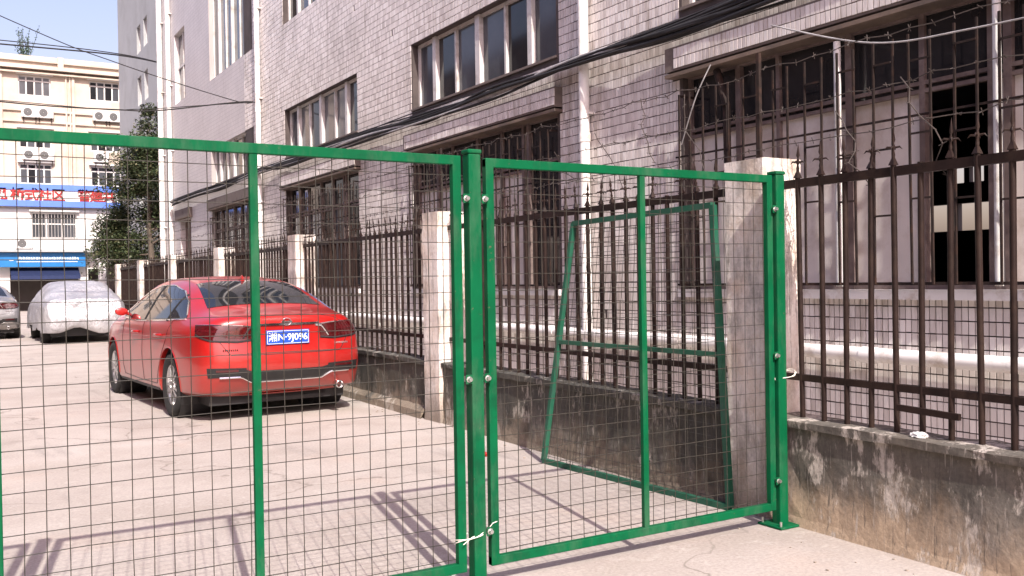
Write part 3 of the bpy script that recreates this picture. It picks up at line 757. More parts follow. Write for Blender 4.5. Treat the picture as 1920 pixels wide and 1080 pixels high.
def post(x, w, top, label):
    p = empty('fence_post', (x, GY, 0)); tag(p, label, 'post', 'green fence posts')
    wpart(MB().cbox((x - w / 2, GY - w / 2, 0), (x + w / 2, GY + w / 2, top), .006), 'upright', M['green'], p)
    wpart(MB().cbox((x - w / 2 - .004, GY - w / 2 - .004, top + .0005), (x + w / 2 + .004, GY + w / 2 + .004, top + .02), .006), 'cap', M['green'], p)
    wpart(MB().cbox((x - .085, GY - .085, .002), (x + .085, GY + .085, .014), .003), 'base_plate', M['green'], p)
    for dx in (-.065, .065):
        for dy in (-.065, .065): wpart(MB().tube([(x + dx, GY + dy, .012), (x + dx, GY + dy, .04)], .007, 6), 'bolt', M['steel'], p)
    return p
p1 = post(1.986, .06, 1.895, 'tall green square post between the wide mesh panel and the gate')
p2 = post(3.85, .062, 1.885, 'green square post standing against the near wall pillar')
p3 = post(.062, .06, 1.895, 'green square post at the far end of the wide mesh panel')
def bracket(p, x, z, side):
    """angle plate and bolt joining post and panel"""
    xs = x + side * .030
    b_ = wpart(MB().cbox((xs, GY - .035, z - .02), (xs + side * .032, GY - .030, z + .02), .001), 'bracket', M['green'], p)
    wpart(MB().lathe([(.0005, -.05), (.009, -.05), (.010, -.044), (.010, -.036), (.014, -.0355), (.014, -.033)], 8, 'y', (xs + side * .016, GY, z), False), 'bolt', M['steel'], b_)
    wpart(MB().box((xs, GY - .03, z - .012), (xs + side * .022, GY + .006, z + .012)), 'lug', M['steel'], b_)
for z in (1.70, .92, .25):
    bracket(p1, 1.986, z, 1)
    if z > .5: bracket(p1, 1.986, z, -1)
    bracket(p2, 3.85, z, -1)
# pale tie wires
def tie(c, rx, ry, tails, label):
    m_ = MB()
    for k in range(2):
        pts = [Vector(c) + Vector((rx * math.cos(t), ry * math.sin(t), .006 * k + .008 * math.sin(t * 2 + k) + .02 * math.cos(t))) for t in np.linspace(0, 6.1, 20)]
        m_.tube(pts, .0022, 5)
    for q in tails: m_.tube([Vector(c) + Vector((rx, -ry * .3, .01)), Vector(c) + Vector((rx, -ry * .3, .01)) + Vector(q) * .6 + Vector((0, 0, .01)), Vector(c) + Vector((rx, -ry * .3, .01)) + Vector(q)], .002, 5)
    tag(m_.build('tie_wire', M['tiewire']), label, 'wire')
tie((1.952, GY, .235), .072, .038, [(.05, -.01, .04), (-.13, -.03, -.03)], 'pale twisted wire tying the wide mesh panel to the tall green post')
tie((3.895, GY + .02, .80), .085, .058, [(.09, -.005, .05), (.11, 0, .02)], 'pale twisted wire tied round the green post by the pillar')

# loose gate leaf leaning on the railing
lp = empty('leaning_gate_leaf', (3.8, 4.9, 0)); tag(lp, 'spare green wire mesh gate leaf leaning against the low wall', 'gate')
bl_, br_, tr_, tl_ = Vector((3.75, 5.80, .018)), Vector((3.855, 4.00, .018)), Vector((3.875, 4.13, 1.765)), Vector((3.985, 5.71, 1.75))
f = MB()
f.bar(bl_, br_, .034); f.bar(tl_, tr_, .034)
f.bar(bl_, tl_, .033, up=(0, 1, 0)); f.bar(br_, tr_, .033, up=(0, 1, 0)); wpart(f, 'frame', M['old_green'], lp)
wpart(MB().bar(bl_.lerp(tl_, .5), br_.lerp(tr_, .5), .028), 'cross_bar', M['old_green'], lp)
w = MB()
for t in np.arange(.02, .99, .0395): w.tube([bl_.lerp(br_, t) + Vector((.012, 0, 0)), tl_.lerp(tr_, t) + Vector((.012, 0, 0))], .0018, 5)
for t in np.arange(.02, .99, .0405): w.tube([bl_.lerp(tl_, t) + Vector((.015, 0, 0)), br_.lerp(tr_, t) + Vector((.015, 0, 0))], .0018, 5)
tag(wpart(w, 'wire_mesh', M['wire'], lp), kind='stuff')

# ---------------------------------------------------------------- cars
def car_body_mesh(scale_w=1.0):
    """lofted saloon; y forward from the rear axle, ring = half section mirrored"""
    S = [  # y offsets per point, then (x, z) for points 1..7 and the two centre heights
     # rear cap
     dict(y=[-.72,-.72,-.84,-1.0,-1.025,-.955,-.965,-.93,-.93], p=[(.54,.25),(.67,.29),(.725,.45),(.725,.60),(.70,.80),(.64,.955),(.50,1.02)], c=(.27, 1.035)),
     dict(y=-.80, p=[(.70,.25),(.82,.30),(.850,.46),(.850,.62),(.83,.83),(.75,.99),(.59,1.045)], c=(.24, 1.065)),
     dict(y=-.52, p=[(.76,.22),(.865,.29),(.886,.46),(.886,.65),(.867,.87),(.775,1.015),(.63,1.06)], c=(.2, 1.085)),
     dict(y=-.30, p=[(.78,.20),(.885,.28),(.902,.46),(.902,.66),(.882,.885),(.765,1.06),(.60,1.125)], c=(.18, 1.145)),
     dict(y=.10, p=[(.78,.18),(.890,.26),(.905,.46),(.905,.67),(.888,.895),(.725,1.20),(.575,1.30)], c=(.17, 1.325)),
     dict(y=.55, p=[(.78,.17),(.892,.24),(.906,.46),(.906,.67),(.890,.90),(.705,1.265),(.555,1.40)], c=(.17, 1.428)),
     dict(y=1.2, p=[(.78,.17),(.892,.24),(.906,.46),(.906,.67),(.890,.905),(.70,1.285),(.555,1.428)], c=(.17, 1.458)),
     dict(y=1.72, p=[(.78,.17),(.892,.24),(.905,.46),(.905,.67),(.890,.905),(.71,1.24),(.56,1.385)], c=(.17, 1.415)),
     dict(y=2.2, p=[(.78,.17),(.89,.24),(.903,.46),(.903,.67),(.888,.90),(.755,1.11),(.61,1.20)], c=(.17, 1.235)),
     dict(y=2.65, p=[(.77,.18),(.885,.26),(.90,.46),(.90,.66),(.880,.885),(.80,.985),(.62,1.025)], c=(.18, 1.05)),
     dict(y=3.1, p=[(.74,.20),(.86,.28),(.885,.46),(.882,.64),(.85,.83),(.76,.905),(.56,.945)], c=(.2, .965)),
     dict(y=3.42, p=[(.66,.22),(.78,.29),(.82,.45),(.81,.60),(.77,.74),(.67,.81),(.48,.845)], c=(.22, .86)),
     dict(y=[3.5,3.5,3.56,3.62,3.63,3.60,3.56,3.52,3.52], p=[(.50,.25),(.62,.31),(.66,.45),(.66,.58),(.62,.69),(.54,.755),(.40,.79)], c=(.25, .80)),
    ]
    vs = []; fs = []; n = 16
    for s in S:
        ys = s['y'] if isinstance(s['y'], list) else [s['y']] * 9
        half = [(0, s['c'][0])] + s['p'] + [(0, s['c'][1])]
        ring = [(half[i][0], ys[i], half[i][1]) for i in range(9)] + [(-half[i][0], ys[i], half[i][1]) for i in range(7, 0, -1)]
        vs += ring
    m_ = len(S)
    for i in range(m_ - 1):
        for k in range(n): fs.append((i*n+k, i*n+(k+1) % n, (i+1)*n+(k+1) % n, (i+1)*n+k))
    for base, flip in ((0, True), ((m_ - 1) * n, False)):
        Lx = lambda i: base + i; Rx = lambda i: base + (16 - i)
        q = [(Lx(i), Rx(i), Rx(i + 1), Lx(i + 1)) for i in range(1, 7)] + [(Lx(0), Rx(1), Lx(1)), (Lx(8), Lx(7), Rx(7))]
        fs += [tuple(reversed(f)) if flip else f for f in q]
    me = bpy.data.meshes.new('body'); me.from_pydata(vs, [], fs); me.update()
    return me
WB = 2.71; WR = .322
def baked_body():
    me = car_body_mesh(); o = obj('tmp_body', me)
    bm = bmesh.new(); bm.from_mesh(me); bmesh.ops.recalc_face_normals(bm, faces=bm.faces[:])
    cr = bm.edges.layers.float.new('crease_edge')
    for e in bm.edges:
        a, b = e.verts; ia, ib = a.index % 16, b.index % 16
        if ia == ib and ia in (5, 11): e[cr] = .45
        if ia == ib and ia in (2, 14): e[cr] = .5
        if ia == ib and ia in (7, 9): e[cr] = .25
    bm.to_mesh(me); bm.free()
    s = o.modifiers.new('s', 'SUBSURF'); s.levels = 3; s.render_levels = 3
    cut = MB()
    for y in (0, WB):
        for sx in (-1, 1):
            n = 40; vs = []; fs = []
            for x in (sx * .60, sx * 1.1):
                for k in range(n): t = 2 * math.pi * k / n; vs.append((x, y + .372 * math.cos(t), WR + .01 + .372 * math.sin(t)))
            for k in range(n): fs.append((k, (k + 1) % n, n + (k + 1) % n, n + k) if sx > 0 else (k, n + k, n + (k + 1) % n, (k + 1) % n))
            fs.append(tuple(range(n - 1, -1, -1)) if sx > 0 else tuple(range(n))); fs.append(tuple(range(n, 2 * n)) if sx > 0 else tuple(range(2 * n - 1, n - 1, -1)))
            cut.add(vs, fs)
    co = cut.build('tmp_cut')
    bmm = bmesh.new(); bmm.from_mesh(co.data); bmesh.ops.recalc_face_normals(bmm, faces=bmm.faces[:]); bmm.to_mesh(co.data); bmm.free()
    dg = bpy.context.evaluated_depsgraph_get(); solid = bpy.data.meshes.new_from_object(o.evaluated_get(dg))
    b_ = o.modifiers.new('b', 'BOOLEAN'); b_.object = co; b_.operation = 'DIFFERENCE'; b_.solver = 'EXACT'
    dg = bpy.context.evaluated_depsgraph_get(); dg.update(); res = bpy.data.meshes.new_from_object(o.evaluated_get(dg))
    bpy.data.objects.remove(o); bpy.data.objects.remove(co)
    return solid, res
solid, body_me = baked_body()
bmt = bmesh.new(); bmt.from_mesh(solid); CAR_BVH = BVHTree.FromBMesh(bmt); bmt.free()
for p in body_me.polygons: p.use_smooth = True
body_me.set_sharp_from_angle(angle=R_(40)) if hasattr(body_me, 'set_sharp_from_angle') else None

def hit(o, d):
    h = CAR_BVH.ray_cast(Vector(o), Vector(d).normalized())
    return (h[0], h[1]) if h[0] is not None else (None, None)
def patch(fn, nu, nv, off, name, mat, parent, thick=.012):
    """sheet that follows the car's skin: fn(u, v) gives a ray"""
    vs = []; ok = []
    for i in range(nu + 1):
        for j in range(nv + 1):
            p, n = hit(*fn(i / nu, j / nv))
            ok.append(p is not None); vs.append((p + n * off, p - n * thick) if p is not None else (Vector(), Vector()))
    m_ = MB(); idx = lambda i, j: i * (nv + 1) + j; T = len(vs)
    V = [v[0] for v in vs] + [v[1] for v in vs]; Fs = []
    for i in range(nu):
        for j in range(nv):
            q = (idx(i, j), idx(i + 1, j), idx(i + 1, j + 1), idx(i, j + 1))
            if all(ok[k] for k in q):
                Fs.append(q)
                if i == 0: Fs.append((q[0], q[3], q[3] + T, q[0] + T))
                if i == nu - 1: Fs.append((q[2], q[1], q[1] + T, q[2] + T))
                if j == 0: Fs.append((q[1], q[0], q[0] + T, q[1] + T))
                if j == nv - 1: Fs.append((q[3], q[2], q[2] + T, q[3] + T))
    bm = bmesh.new(); bv = [bm.verts.new(v) for v in V]
    for q in Fs: bm.faces.new([bv[k] for k in q])
    bmesh.ops.recalc_face_normals(bm, faces=bm.faces[:])
    bmesh.ops.delete(bm, geom=[v for v in bm.verts if not v.link_faces], context='VERTS')
    me = bpy.data.meshes.new(name); bm.to_mesh(me); bm.free(); me.materials.append(mat)
    for p in me.polygons: p.use_smooth = True
    if hasattr(me, 'set_sharp_from_angle'): me.set_sharp_from_angle(angle=R_(50))
    return obj(name, me, parent)
def line(pts_rays, r, name, mat, parent, off=.001):
    pts = []
    for o, d in pts_rays:
        p, n = hit(o, d)
        if p is not None: pts.append(p + n * off)
    return MB().tube(pts, r, 5).build(name, mat, parent) if len(pts) > 1 else None
def interp(poly, t):
    """point at parameter t along a polyline, even in arc length"""
    P = [Vector(p) for p in poly]; L = [0]
    for a, b in zip(P, P[1:]): L.append(L[-1] + (b - a).length)
    s = t * L[-1]
    for i in range(len(P) - 1):
        if s <= L[i + 1] + 1e-9: return P[i].lerp(P[i + 1], (s - L[i]) / max(L[i + 1] - L[i], 1e-9))
    return P[-1]
def side_ray(sx, y, z): return ((sx * 3, y, z), (-sx, 0, 0))
def rear_ray(x, z): return ((x, -4, z), (0, 1, 0))
def ang_ray(a, z):      # around the rear corner; a measured from straight behind
    d = Vector((math.sin(a), -math.cos(a), 0)); c = Vector((0, -.25, z)); return (c + d * 3, -d)
tyre_m = simple('tyre_rubber', (.018, .018, .018), .85, var=.3, scale=30, space='obj')
alloy = simple('alloy_rim', (.55, .55, .55), .3, metal=.9, var=.08, scale=10, space='obj')
blackp = simple('black_plastic', (.015, .015, .016), .55, var=.2, scale=10, space='obj')
carglass = simple('tinted_car_glass', (.012, .014, .016), .04, var=.1, spec=.6, space='obj')
chrome = simple('chrome_trim', (.78, .78, .78), .12, metal=1, var=.03, space='obj')
lamp_red = simple('red_tail_lamp', (.055, .002, .003), .10, var=.5, scale=22, coat=1, space='obj')
lamp_dark = simple('dark_lamp_lens', (.07, .004, .006), .1, var=.2, coat=1, space='obj')
plate_blue = simple('blue_number_plate', (.012, .07, .42), .4, var=.05, space='obj')
lens_clear = simple('clear_lamp_lens', (.5, .5, .5), .1, var=.1, space='obj')
def paint(name, c, metal=.25):
    m, nt, b = new_mat(name)
    v = pos_node(nt, space='obj'); n = noise(nt, v, 3, 5)
    nt.links.new(ramp(nt, n, [(.3, tuple(x * .93 for x in c)), (.7, tuple(min(1, x * 1.05) for x in c))]), b.inputs['Base Color'])
    b.inputs['Metallic'].default_value = metal; b.inputs['Roughness'].default_value = .33
    sp = N(nt, 'ShaderNodeSeparateXYZ'); nt.links.new(v, sp.inputs[0])      # road dust on the lower flanks
    du = math_(nt, 'MULTIPLY', ramp(nt, math_(nt, 'ADD', sp.outputs[2], math_(nt, 'MULTIPLY', noise(nt, v, 4, 6, .7), .5)), [(.45, (1, 1, 1)), (.95, (0, 0, 0))]), .35)
    src = b.inputs['Base Color'].links[0].from_socket; nt.links.new(mix(nt, du, src, (.20, .16, .13)), b.inputs['Base Color'])
    b.inputs['Coat Weight'].default_value = .7; b.inputs['Coat Roughness'].default_value = .09
    return m
def wheel(parent, x, y, sx, full=True):
    t = MB().lathe([(.205, -.085), (.225, -.095), (.27, -.108), (.305, -.105), (.320, -.085), (.3225, -.04), (.3225, .04), (.320, .085), (.305, .105), (.27, .108), (.225, .095), (.205, .085)], 40, 'x').build('wheel', tyre_m, parent)
    t.location = (x, y, WR); t.name = 'wheel'
    t.rotation_euler = (random.uniform(0, 6), 0, 0)
    r = MB().lathe([(.208, -.07), (.212, .085), (.200, .088), (.190, .07), (.17, -.02), (.02, -.03)], 40, 'x')
    for k in range(5):
        a = 2 * math.pi * k / 5
        for da in (-.16, .16):
            c, s = math.cos(a + da), math.sin(a + da); c2, s2 = math.cos(a + da * 1.25), math.sin(a + da * 1.25)
            r.bar((.082, c * .04, s * .04), (.074, c2 * .198, s2 * .198), .026, .022, up=(1, 0, 0))
    r.lathe([(.0005, .092), (.05, .09), (.058, .07), (.058, .02)], 20, 'x')
    o = r.build('rim', alloy, t); o.rotation_euler.z = 0 if sx > 0 else math.pi
    MB().lathe([(.0005, .0), (.185, .0), (.185, -.015)], 28, 'x', (-.005 if sx < 0 else .005, 0, 0)).build('brake_disc', blackp, t)
    return t
def build_car(name, pm, label, detail=True, plate='湘N·9J096'):
    c = empty(name); tag(c, label, 'car')
    bme = body_me.copy(); bme.materials.clear(); bme.materials.append(pm)
    obj('body', bme, c)
    # wheel housings and floor
    h = MB()
    for y in (0, WB):
        for sx in (-1, 1):
            n = 24; vs = []; fs = []
            for x in (sx * .55, sx * .865):
                for k in range(n): t = 2 * math.pi * k / n; vs.append((x, y + .366 * math.cos(t), WR + .01 + .366 * math.sin(t)))
            fs = [(k, (k + 1) % n, n + (k + 1) % n, n + k) for k in range(n)] + [tuple(range(n))]
            h.add(vs, fs)
    h.box((-.7, -.7, .16), (.7, 3.2, .26)); h.build('underbody', blackp, c)
    for sx in (-1, 1):
        for y in (0, WB): wheel(c, sx * .785, y, sx)
    # side glass
    top = [(2.22, 1.00), (1.95, 1.14), (1.6, 1.275), (1.2, 1.335), (.7, 1.335), (.25, 1.27), (-.05, 1.16), (-.28, 1.035)]
    bot = [(2.26, .965), (1.5, .945), (.6, .965), (-.30, 1.0)]
    for sx in (-1, 1):
        def fn(u, v): a = interp(bot, u); b = interp(top, u); q = a.lerp(b, v); return side_ray(sx, q[0], q[1])
        g_ = patch(fn, 26, 6, .004, 'side_window', carglass, c)
        line([side_ray(sx, *interp(top, t)) for t in np.linspace(0, 1, 40)], .008, 'window_trim', chrome, g_, .005)
        line([side_ray(sx, *interp(bot, t)) for t in np.linspace(0, 1, 30)], .008, 'window_trim', chrome, g_, .005)
        for pl in ([(1.12, .95), (1.06, 1.33)], [(.22, .97), (.12, 1.24)]):
            line([side_ray(sx, *interp(pl, t)) for t in np.linspace(0, 1, 8)], .022, 'window_pillar', blackp, g_, -.008)
        # door shut lines
        for pl in ([(2.05, .98), (2.12, .75), (2.08, .40), (2.0, .30)], [(1.10, .94), (1.12, .6), (1.06, .30)], [(.02, .98), (.10, .80), (.30, .60), (.43, .42), (.48, .31)], [(2.0, .305), (1.2, .295), (.48, .305)]):
            line([side_ray(sx, *interp(pl, t)) for t in np.linspace(0, 1, 24)], .0035, 'door_seam', blackp, c, .0005)
        line([side_ray(sx, *interp([(-.62, .86), (.5, .80), (2.5, .76)], t)) for t in np.linspace(0, 1, 30)], .006, 'waist_line', pm, c, -.002)
        for y in (1.30, .28):
            p, n = hit(*side_ray(sx, y, .825)); m_ = MB().tube([p + n * .004 + Vector((0, -.02, 0)), p + n * .038 + Vector((0, .0, 0)), p + n * .038 + Vector((0, .15, -.004)), p + n * .004 + Vector((0, .17, -.004))], [.013, .014, .014, .013], 8)
            m_.build('door_handle', pm if y > 1 else pm, c)
        # mirrors
        p, n = hit(*side_ray(sx, 2.02, 1.0)); mm = MB(); ctr = p + Vector((sx * .10, 0, .035))
        mm.tube([p, ctr], .018, 8)
        hv = MB().lathe([(.0005, .075), (.04, .068), (.066, .04), (.075, 0), (.074, -.045), (.068, -.05), (.001, -.046)], 20, 'y'); mm.add([(ctr.x + q[0] * .95, ctr.y + q[1] * .8, ctr.z + q[2] * .62) for q in hv.v], hv.f, True); o = mm.build('door_mirror', pm, c)
        MB().lathe([(.0005, 0), (.07, .0), (.07, .004)], 16, 'y', ctr + Vector((0, -.078, 0))).build('mirror_glass', carglass, o) if False else None
        # sill trim
        line([side_ray(sx, *interp([(.42, .245), (2.3, .235)], t)) for t in np.linspace(0, 1, 12)], .02, 'sill_trim', blackp, c, -.006)
        # arch lips
        for y in (0, WB):
            line([side_ray(sx, y + .378 * math.cos(t), WR + .012 + .378 * math.sin(t)) for t in np.linspace(-.12, math.pi + .12, 30)], .007, 'arch_lip', pm, c, 0)
    # rear and front screens
    def rw(u, v):
        x = (u * 2 - 1); yb, yt = -.33, .40; y = yb + (yt - yb) * v - .03 * (x * x); w_ = .60 + (.50 - .60) * v
        return ((x * w_, y, 3), (0, 0, -1))
    patch(rw, 20, 10, .004, 'rear_window', carglass, c)
    def fw(u, v):
        x = (u * 2 - 1); y = 2.62 + (1.82 - 2.62) * v + .05 * (-x * x); w_ = .66 + (.53 - .66) * v
        return ((x * w_, y, 3), (0, 0, -1))
    patch(fw, 16, 8, .004, 'windscreen', carglass, c)
    # shark fin
    p, n = hit((0, .42, 3), (0, 0, -1)); MB().add([p + Vector(q) for q in ((-.02, -.06, -.005), (.02, -.06, -.005), (.02, .10, -.005), (-.02, .10, -.005), (0, -.05, .06), (0, -.01, .055))], [(0, 1, 4), (1, 2, 5, 4), (2, 3, 5), (3, 0, 4, 5)]).build('antenna_fin', pm, c)
    for sx in (-1, 1):
        # tail lamp: outer block wraps round the corner, inner blade on the boot lid
        ot = [(.46, .93), (.62, .945), (.85, .95), (1.12, .945)]; ob = [(.46, .80), (.62, .785), (.85, .80), (1.05, .86)]
        def to(u, v): a = interp(ob, u); b = interp(ot, u); q = a.lerp(b, v); return ang_ray(sx * q[0], q[1])
        tl = patch(to, 18, 6, .010, 'tail_lamp', lamp_red, c)
        rays = [ang_ray(sx * a, z) for a, z in [tuple(interp(ob, t)) for t in np.linspace(0, 1, 20)]]; line(rays, .010, 'lamp_surround', blackp, tl, .006)
        line([ang_ray(sx * a, z) for a, z in [tuple(interp(ot, t)) for t in np.linspace(0, 1, 20)]], .007, 'lamp_surround', chrome, tl, .006)
        def tm(u, v): a = .66 + .36 * u; z = .868 + .022 * v + .02 * u; return ang_ray(sx * a, z)
        patch(tm, 8, 2, .014, 'reverse_lens', lamp_dark, tl)
        it = [(.40, .925), (.64, .93)]; ib = [(.47, .835), (.62, .81)]
        def ti(u, v): a = interp(ib, u); b = interp(it, u); q = a.lerp(b, v); return rear_ray(sx * q[0], q[1])
        patch(ti, 8, 4, .008, 'boot_lamp', lamp_red, c)
        # chrome hook at the end of the bar
        line([rear_ray(sx * x, z) for x, z in [tuple(interp([(.30, .925), (.37, .915), (.41, .86), (.44, .815)], t)) for t in np.linspace(0, 1, 10)]], .010, 'chrome_hook', chrome, c, .008)
        # bumper corner vents
        def vent(u, v): a = .52 + .36 * u; z0 = .46 - .01 * u; z1 = .535 + .01 * u; return ang_ray(sx * a, z0 + (z1 - z0) * v)
        vv = patch(vent, 8, 3, .006, 'bumper_vent', blackp, c)
        def refl(u, v): a = .60 + .2 * u; return ang_ray(sx * a, .505 + .02 * v)
        patch(refl, 6, 2, .010, 'reflector', lamp_dark, vv)
    patch(lambda u, v: rear_ray((u * 2 - 1) * .34, .93 + .022 * v), 12, 2, .012, 'chrome_bar', chrome, c)
    # bumper insert
    def bi(u, v):
        x = (u * 2 - 1); z0 = .40 + .055 * max(0, min(1, (abs(x) - .55) / .15)); z1 = .50 + .03 * max(0, min(1, (abs(x) - .55) / .15))
        return rear_ray(x * .66, z0 + (z1 - z0) * v)
    b_ = patch(bi, 30, 4, .006, 'bumper_insert', blackp, c)
    line([rear_ray(x, .395 + .055 * max(0, min(1, (abs(x) - .36) / .10))) for x in np.linspace(-.66, .66, 50)], .009, 'insert_trim', chrome, b_, .008)
    line([rear_ray(x, z) for x, z in [tuple(interp([(-.66, .80), (-.56, .66), (-.30, .655), (.30, .655), (.56, .66), (.66, .80)], t)) for t in np.linspace(0, 1, 50)]], .004, 'boot_seam', blackp, c, .0005)
    line([((x * .70, -.90 if abs(x) < 2 else 0, 3), (0, 0, -1)) for x in np.linspace(-.85, .85, 20)], .003, 'boot_lip', blackp, c, .0005)
    # recess around the plate, the plate and its characters
    patch(lambda u, v: rear_ray((u * 2 - 1) * .30, .735 + .16 * v), 8, 4, .001, 'plate_recess', pm, c)
    p, n = hit(*rear_ray(0, .80)); 
    yb = min(hit(*rear_ray(x, z))[0].y for x in (-.2, 0, .2) for z in (.745, .885)) - .010
    pl = MB().cbox((-.22, yb - .006, .745), (.22, yb, .885), .003).build('number_plate', plate_blue, c)
    br = MB()
    for a, b in (((-.212, .752), (.212, .756)), ((-.212, .874), (.212, .878)), ((-.212, .752), (-.208, .878)), ((.208, .752), (.212, .878))): br.box((a[0], yb - .0075, a[1]), (b[0], yb - .005, b[1]))
    br.build('plate_border', white_letter, pl)
    if plate: text_mesh(plate, .094, .0012, 'plate_lettering', white_letter, pl, Matrix.Translation((0, yb - .0075, .812)) @ UPR @ Matrix.Scale(1.0, 4))
    # badge, model letters, exhaust
    p, n = hit(*rear_ray(0, .965)); bd = MB()
    yy = p.y - .012; pts = [(.045 * math.cos(t), yy, .965 + .036 * math.sin(t)) for t in np.linspace(.35, math.pi - .35, 9)]; bd.tube(pts, .006, 6)
    pts = [(.045 * math.cos(t), yy, .965 + .036 * math.sin(t)) for t in np.linspace(math.pi + .35, 2 * math.pi - .35, 9)]; bd.tube(pts, .006, 6)
    bd.box((-.055, yy - .006, .957), (.055, yy + .008, .973)); bd.build('badge', chrome, c)
    for x0, x1, z in ((.50, .66, .725), (-.63, -.50, .70)):
        m_ = MB(); x = x0
        while x < x1:
            q, n = hit(*rear_ray(x, z)); m_.box((x, q.y - .006, z), (x + .011, q.y + .004, z + .018)); x += .018
        m_.build('model_lettering', chrome, c)
    ex = MB().lathe([(.030, .06), (.030, -.04), (.038, -.045), (.042, -.03), (.042, .06)], 18, 'y', (.56, -.90, .305)); ex.build('exhaust_pipe', chrome, c)
    MB().box((-.5, -.70, .20), (.5, -.3, .262)).build('lower_valance', blackp, c)
    # headlamps
    for sx in (-1, 1):
        def hl(u, v): a = .45 + .5 * u; z = .66 + .1 * v; d = Vector((sx * math.sin(a), math.cos(a), 0)); q = Vector((0, 2.8, z)); return (q + d * 3, -d)
        patch(hl, 8, 3, .006, 'headlamp', lens_clear, c)
    return c
red = build_car('red_sedan', paint('red_car_paint', (.42, .010, .008)), 'red saloon car with blue number plate parked by the low wall')
CAR_RZ = R_(3.0)
red.location = (2.865, 10.10, 0); red.rotation_euler.z = CAR_RZ

# grey car farther up on the left
grey = build_car('grey_sedan', paint('grey_car_paint', (.30, .30, .31), .6), 'grey saloon car parked beyond the covered car', plate='')
grey.location = (.86, 28.3, 0); grey.rotation_euler.z = R_(2)

# car under a silver cover
cv = empty('covered_car', (2.9, 25.1, 0), R_(0)); tag(cv, 'car wrapped in a crinkled silver cover with only its tyres showing', 'car')
cm, nt, b = new_mat('silver_car_cover')
v = pos_node(nt, space='obj'); wr = noise(nt, pos_node(nt, (1, 1, .5), 'obj'), 9, 5, .65)
nt.links.new(ramp(nt, noise(nt, v, 2.5, 6), [(.3, (.40, .40, .43)), (.7, (.60, .60, .62))]), b.inputs['Base Color']); b.inputs['Metallic'].default_value = .55; b.inputs['Roughness'].default_value = .42
bump(nt, b, wr, .9, .06)
bm = bmesh.new(); bm.from_mesh(solid)
from mathutils import noise as mnoise
drop = []
for vtx in bm.verts:
    co = vtx.co; n_ = vtx.normal
    if co.z < .36: drop.append(vtx)
# stretch skin outward, bridge hollows and add folds
for vtx in bm.verts:
    co = vtx.co.copy(); z = co.z
    fold = mnoise.noise(Vector((co.x * 1.4, co.y * 2.2, co.z * .8 + 3))) * .06 + mnoise.noise(Vector((co.x * 4, co.y * 5, co.z * 1.6))) * .035 + mnoise.noise(Vector((co.x * 11, co.y * 11, co.z * 5))) * .012
    low = max(0, (.95 - z) / .6)
    pull = .035 + low * (.02 + .025 * math.sin(co.y * 7 + co.x * 5) + .02 * math.sin(co.y * 17 + 1.5 * co.x))
    vtx.co = co + vtx.normal * (pull + fold); vtx.co.z = vtx.co.z if z > .5 else vtx.co.z - .05 + .06 * math.sin(co.y * 4.1 + co.x * 6) 
bmesh.ops.delete(bm, geom=drop, context='VERTS')
me = bpy.data.meshes.new('cover'); bm.to_mesh(me); bm.free(); me.materials.append(cm)
for p in me.polygons: p.use_smooth = True
me.materials[0] = cm
cvo = obj('cover', me, cv)
sm_ = cvo.modifiers.new('s', 'SOLIDIFY'); sm_.thickness = .004
for sx in (-1, 1):
    for y in (0, WB): wheel(cv, sx * .785, y, sx)
MB().box((-.72, -.7, .17), (.72, 3.2, .5)).build('underbody', blackp, cv)


# ---------------------------------------------------------------- overhead cables
def cable(pts, r, name, mat, label, group=None, n=7):
    P = [Vector(p) for p in pts]; out = []
    for i in range(len(P) - 1):
        a = P[max(i - 1, 0)]; b = P[i]; c = P[i + 1]; d = P[min(i + 2, len(P) - 1)]
        for t in np.linspace(0, 1, 8, endpoint=False):
            out.append(.5 * ((2 * b) + (c - a) * t + (2 * a - 5 * b + 4 * c - d) * t * t + (3 * b - a - 3 * c + d) * t ** 3))
    out.append(P[-1]); return tag(MB().tube(out, r, n).build(name, mat), label, 'cable', group)
for i in range(17):
    r = random.Random(i + 3)
    dz = r.uniform(-.085, .085); rr = r.choice([.009, .013, .017, .021])
    pts = []
    for y in (-3, 2, 3.6, 5.4, 7.0, 8.52, 10.5, 12.5, 14.5, 17, 19.3, 21, 24, 27, 30):
        amp = 1 if y > 2 and abs(y - 8.52) > .5 and abs(y - 21) > .5 else .55
        z = 3.70 + .0058 * max(y, 0) - .035 * math.sin((y - 8.5) / 6.2 * math.pi) ** 2 + dz * amp + r.gauss(0, .028)
        pts.append((FX - .13 + r.gauss(0, .028), y, z + (.10 if y <= 5.4 else 0) * (0 if y < 0 else .5)))
    cable(pts, rr, 'cable', M['cable'] if i % 8 else M['cablegrey'], 'one of the black cables bundled along the tiled facade above the window hoods', 'cables bundled along the facade')
hook = (FX - .16, 21.0, 5.38)
cable([(FX - .05, 20.95, 4.4), (FX - .13, 20.95, 5.2), hook, (5.5, 21.0, 5.32), (4.03, 21.0, 5.04), (3.2, 21.0, 4.99), (1.0, 21, 4.98), (-4, 21, 5.25), (-14, 21, 6.4)], .014, 'cable', M['cable'], 'thick sagging cable crossing the lane from the white downpipe')
cable([hook, (4.8, 21.0, 5.20), (3.6, 21.0, 5.03), (2.2, 21.0, 4.985), (-4, 21, 5.22), (-14, 21, 6.35)], .009, 'cable', M['cable'], 'thin cable twinned with the thick sagging one across the lane')
cable([(FX - .2, 21, 5.36), (5.495, 21, 5.40), (3.208, 21, 5.957), (1.153, 21, 6.629), (-6, 21, 9.4)], .010, 'cable', M['cable'], 'thin wire rising steeply over the lane from the white downpipe')
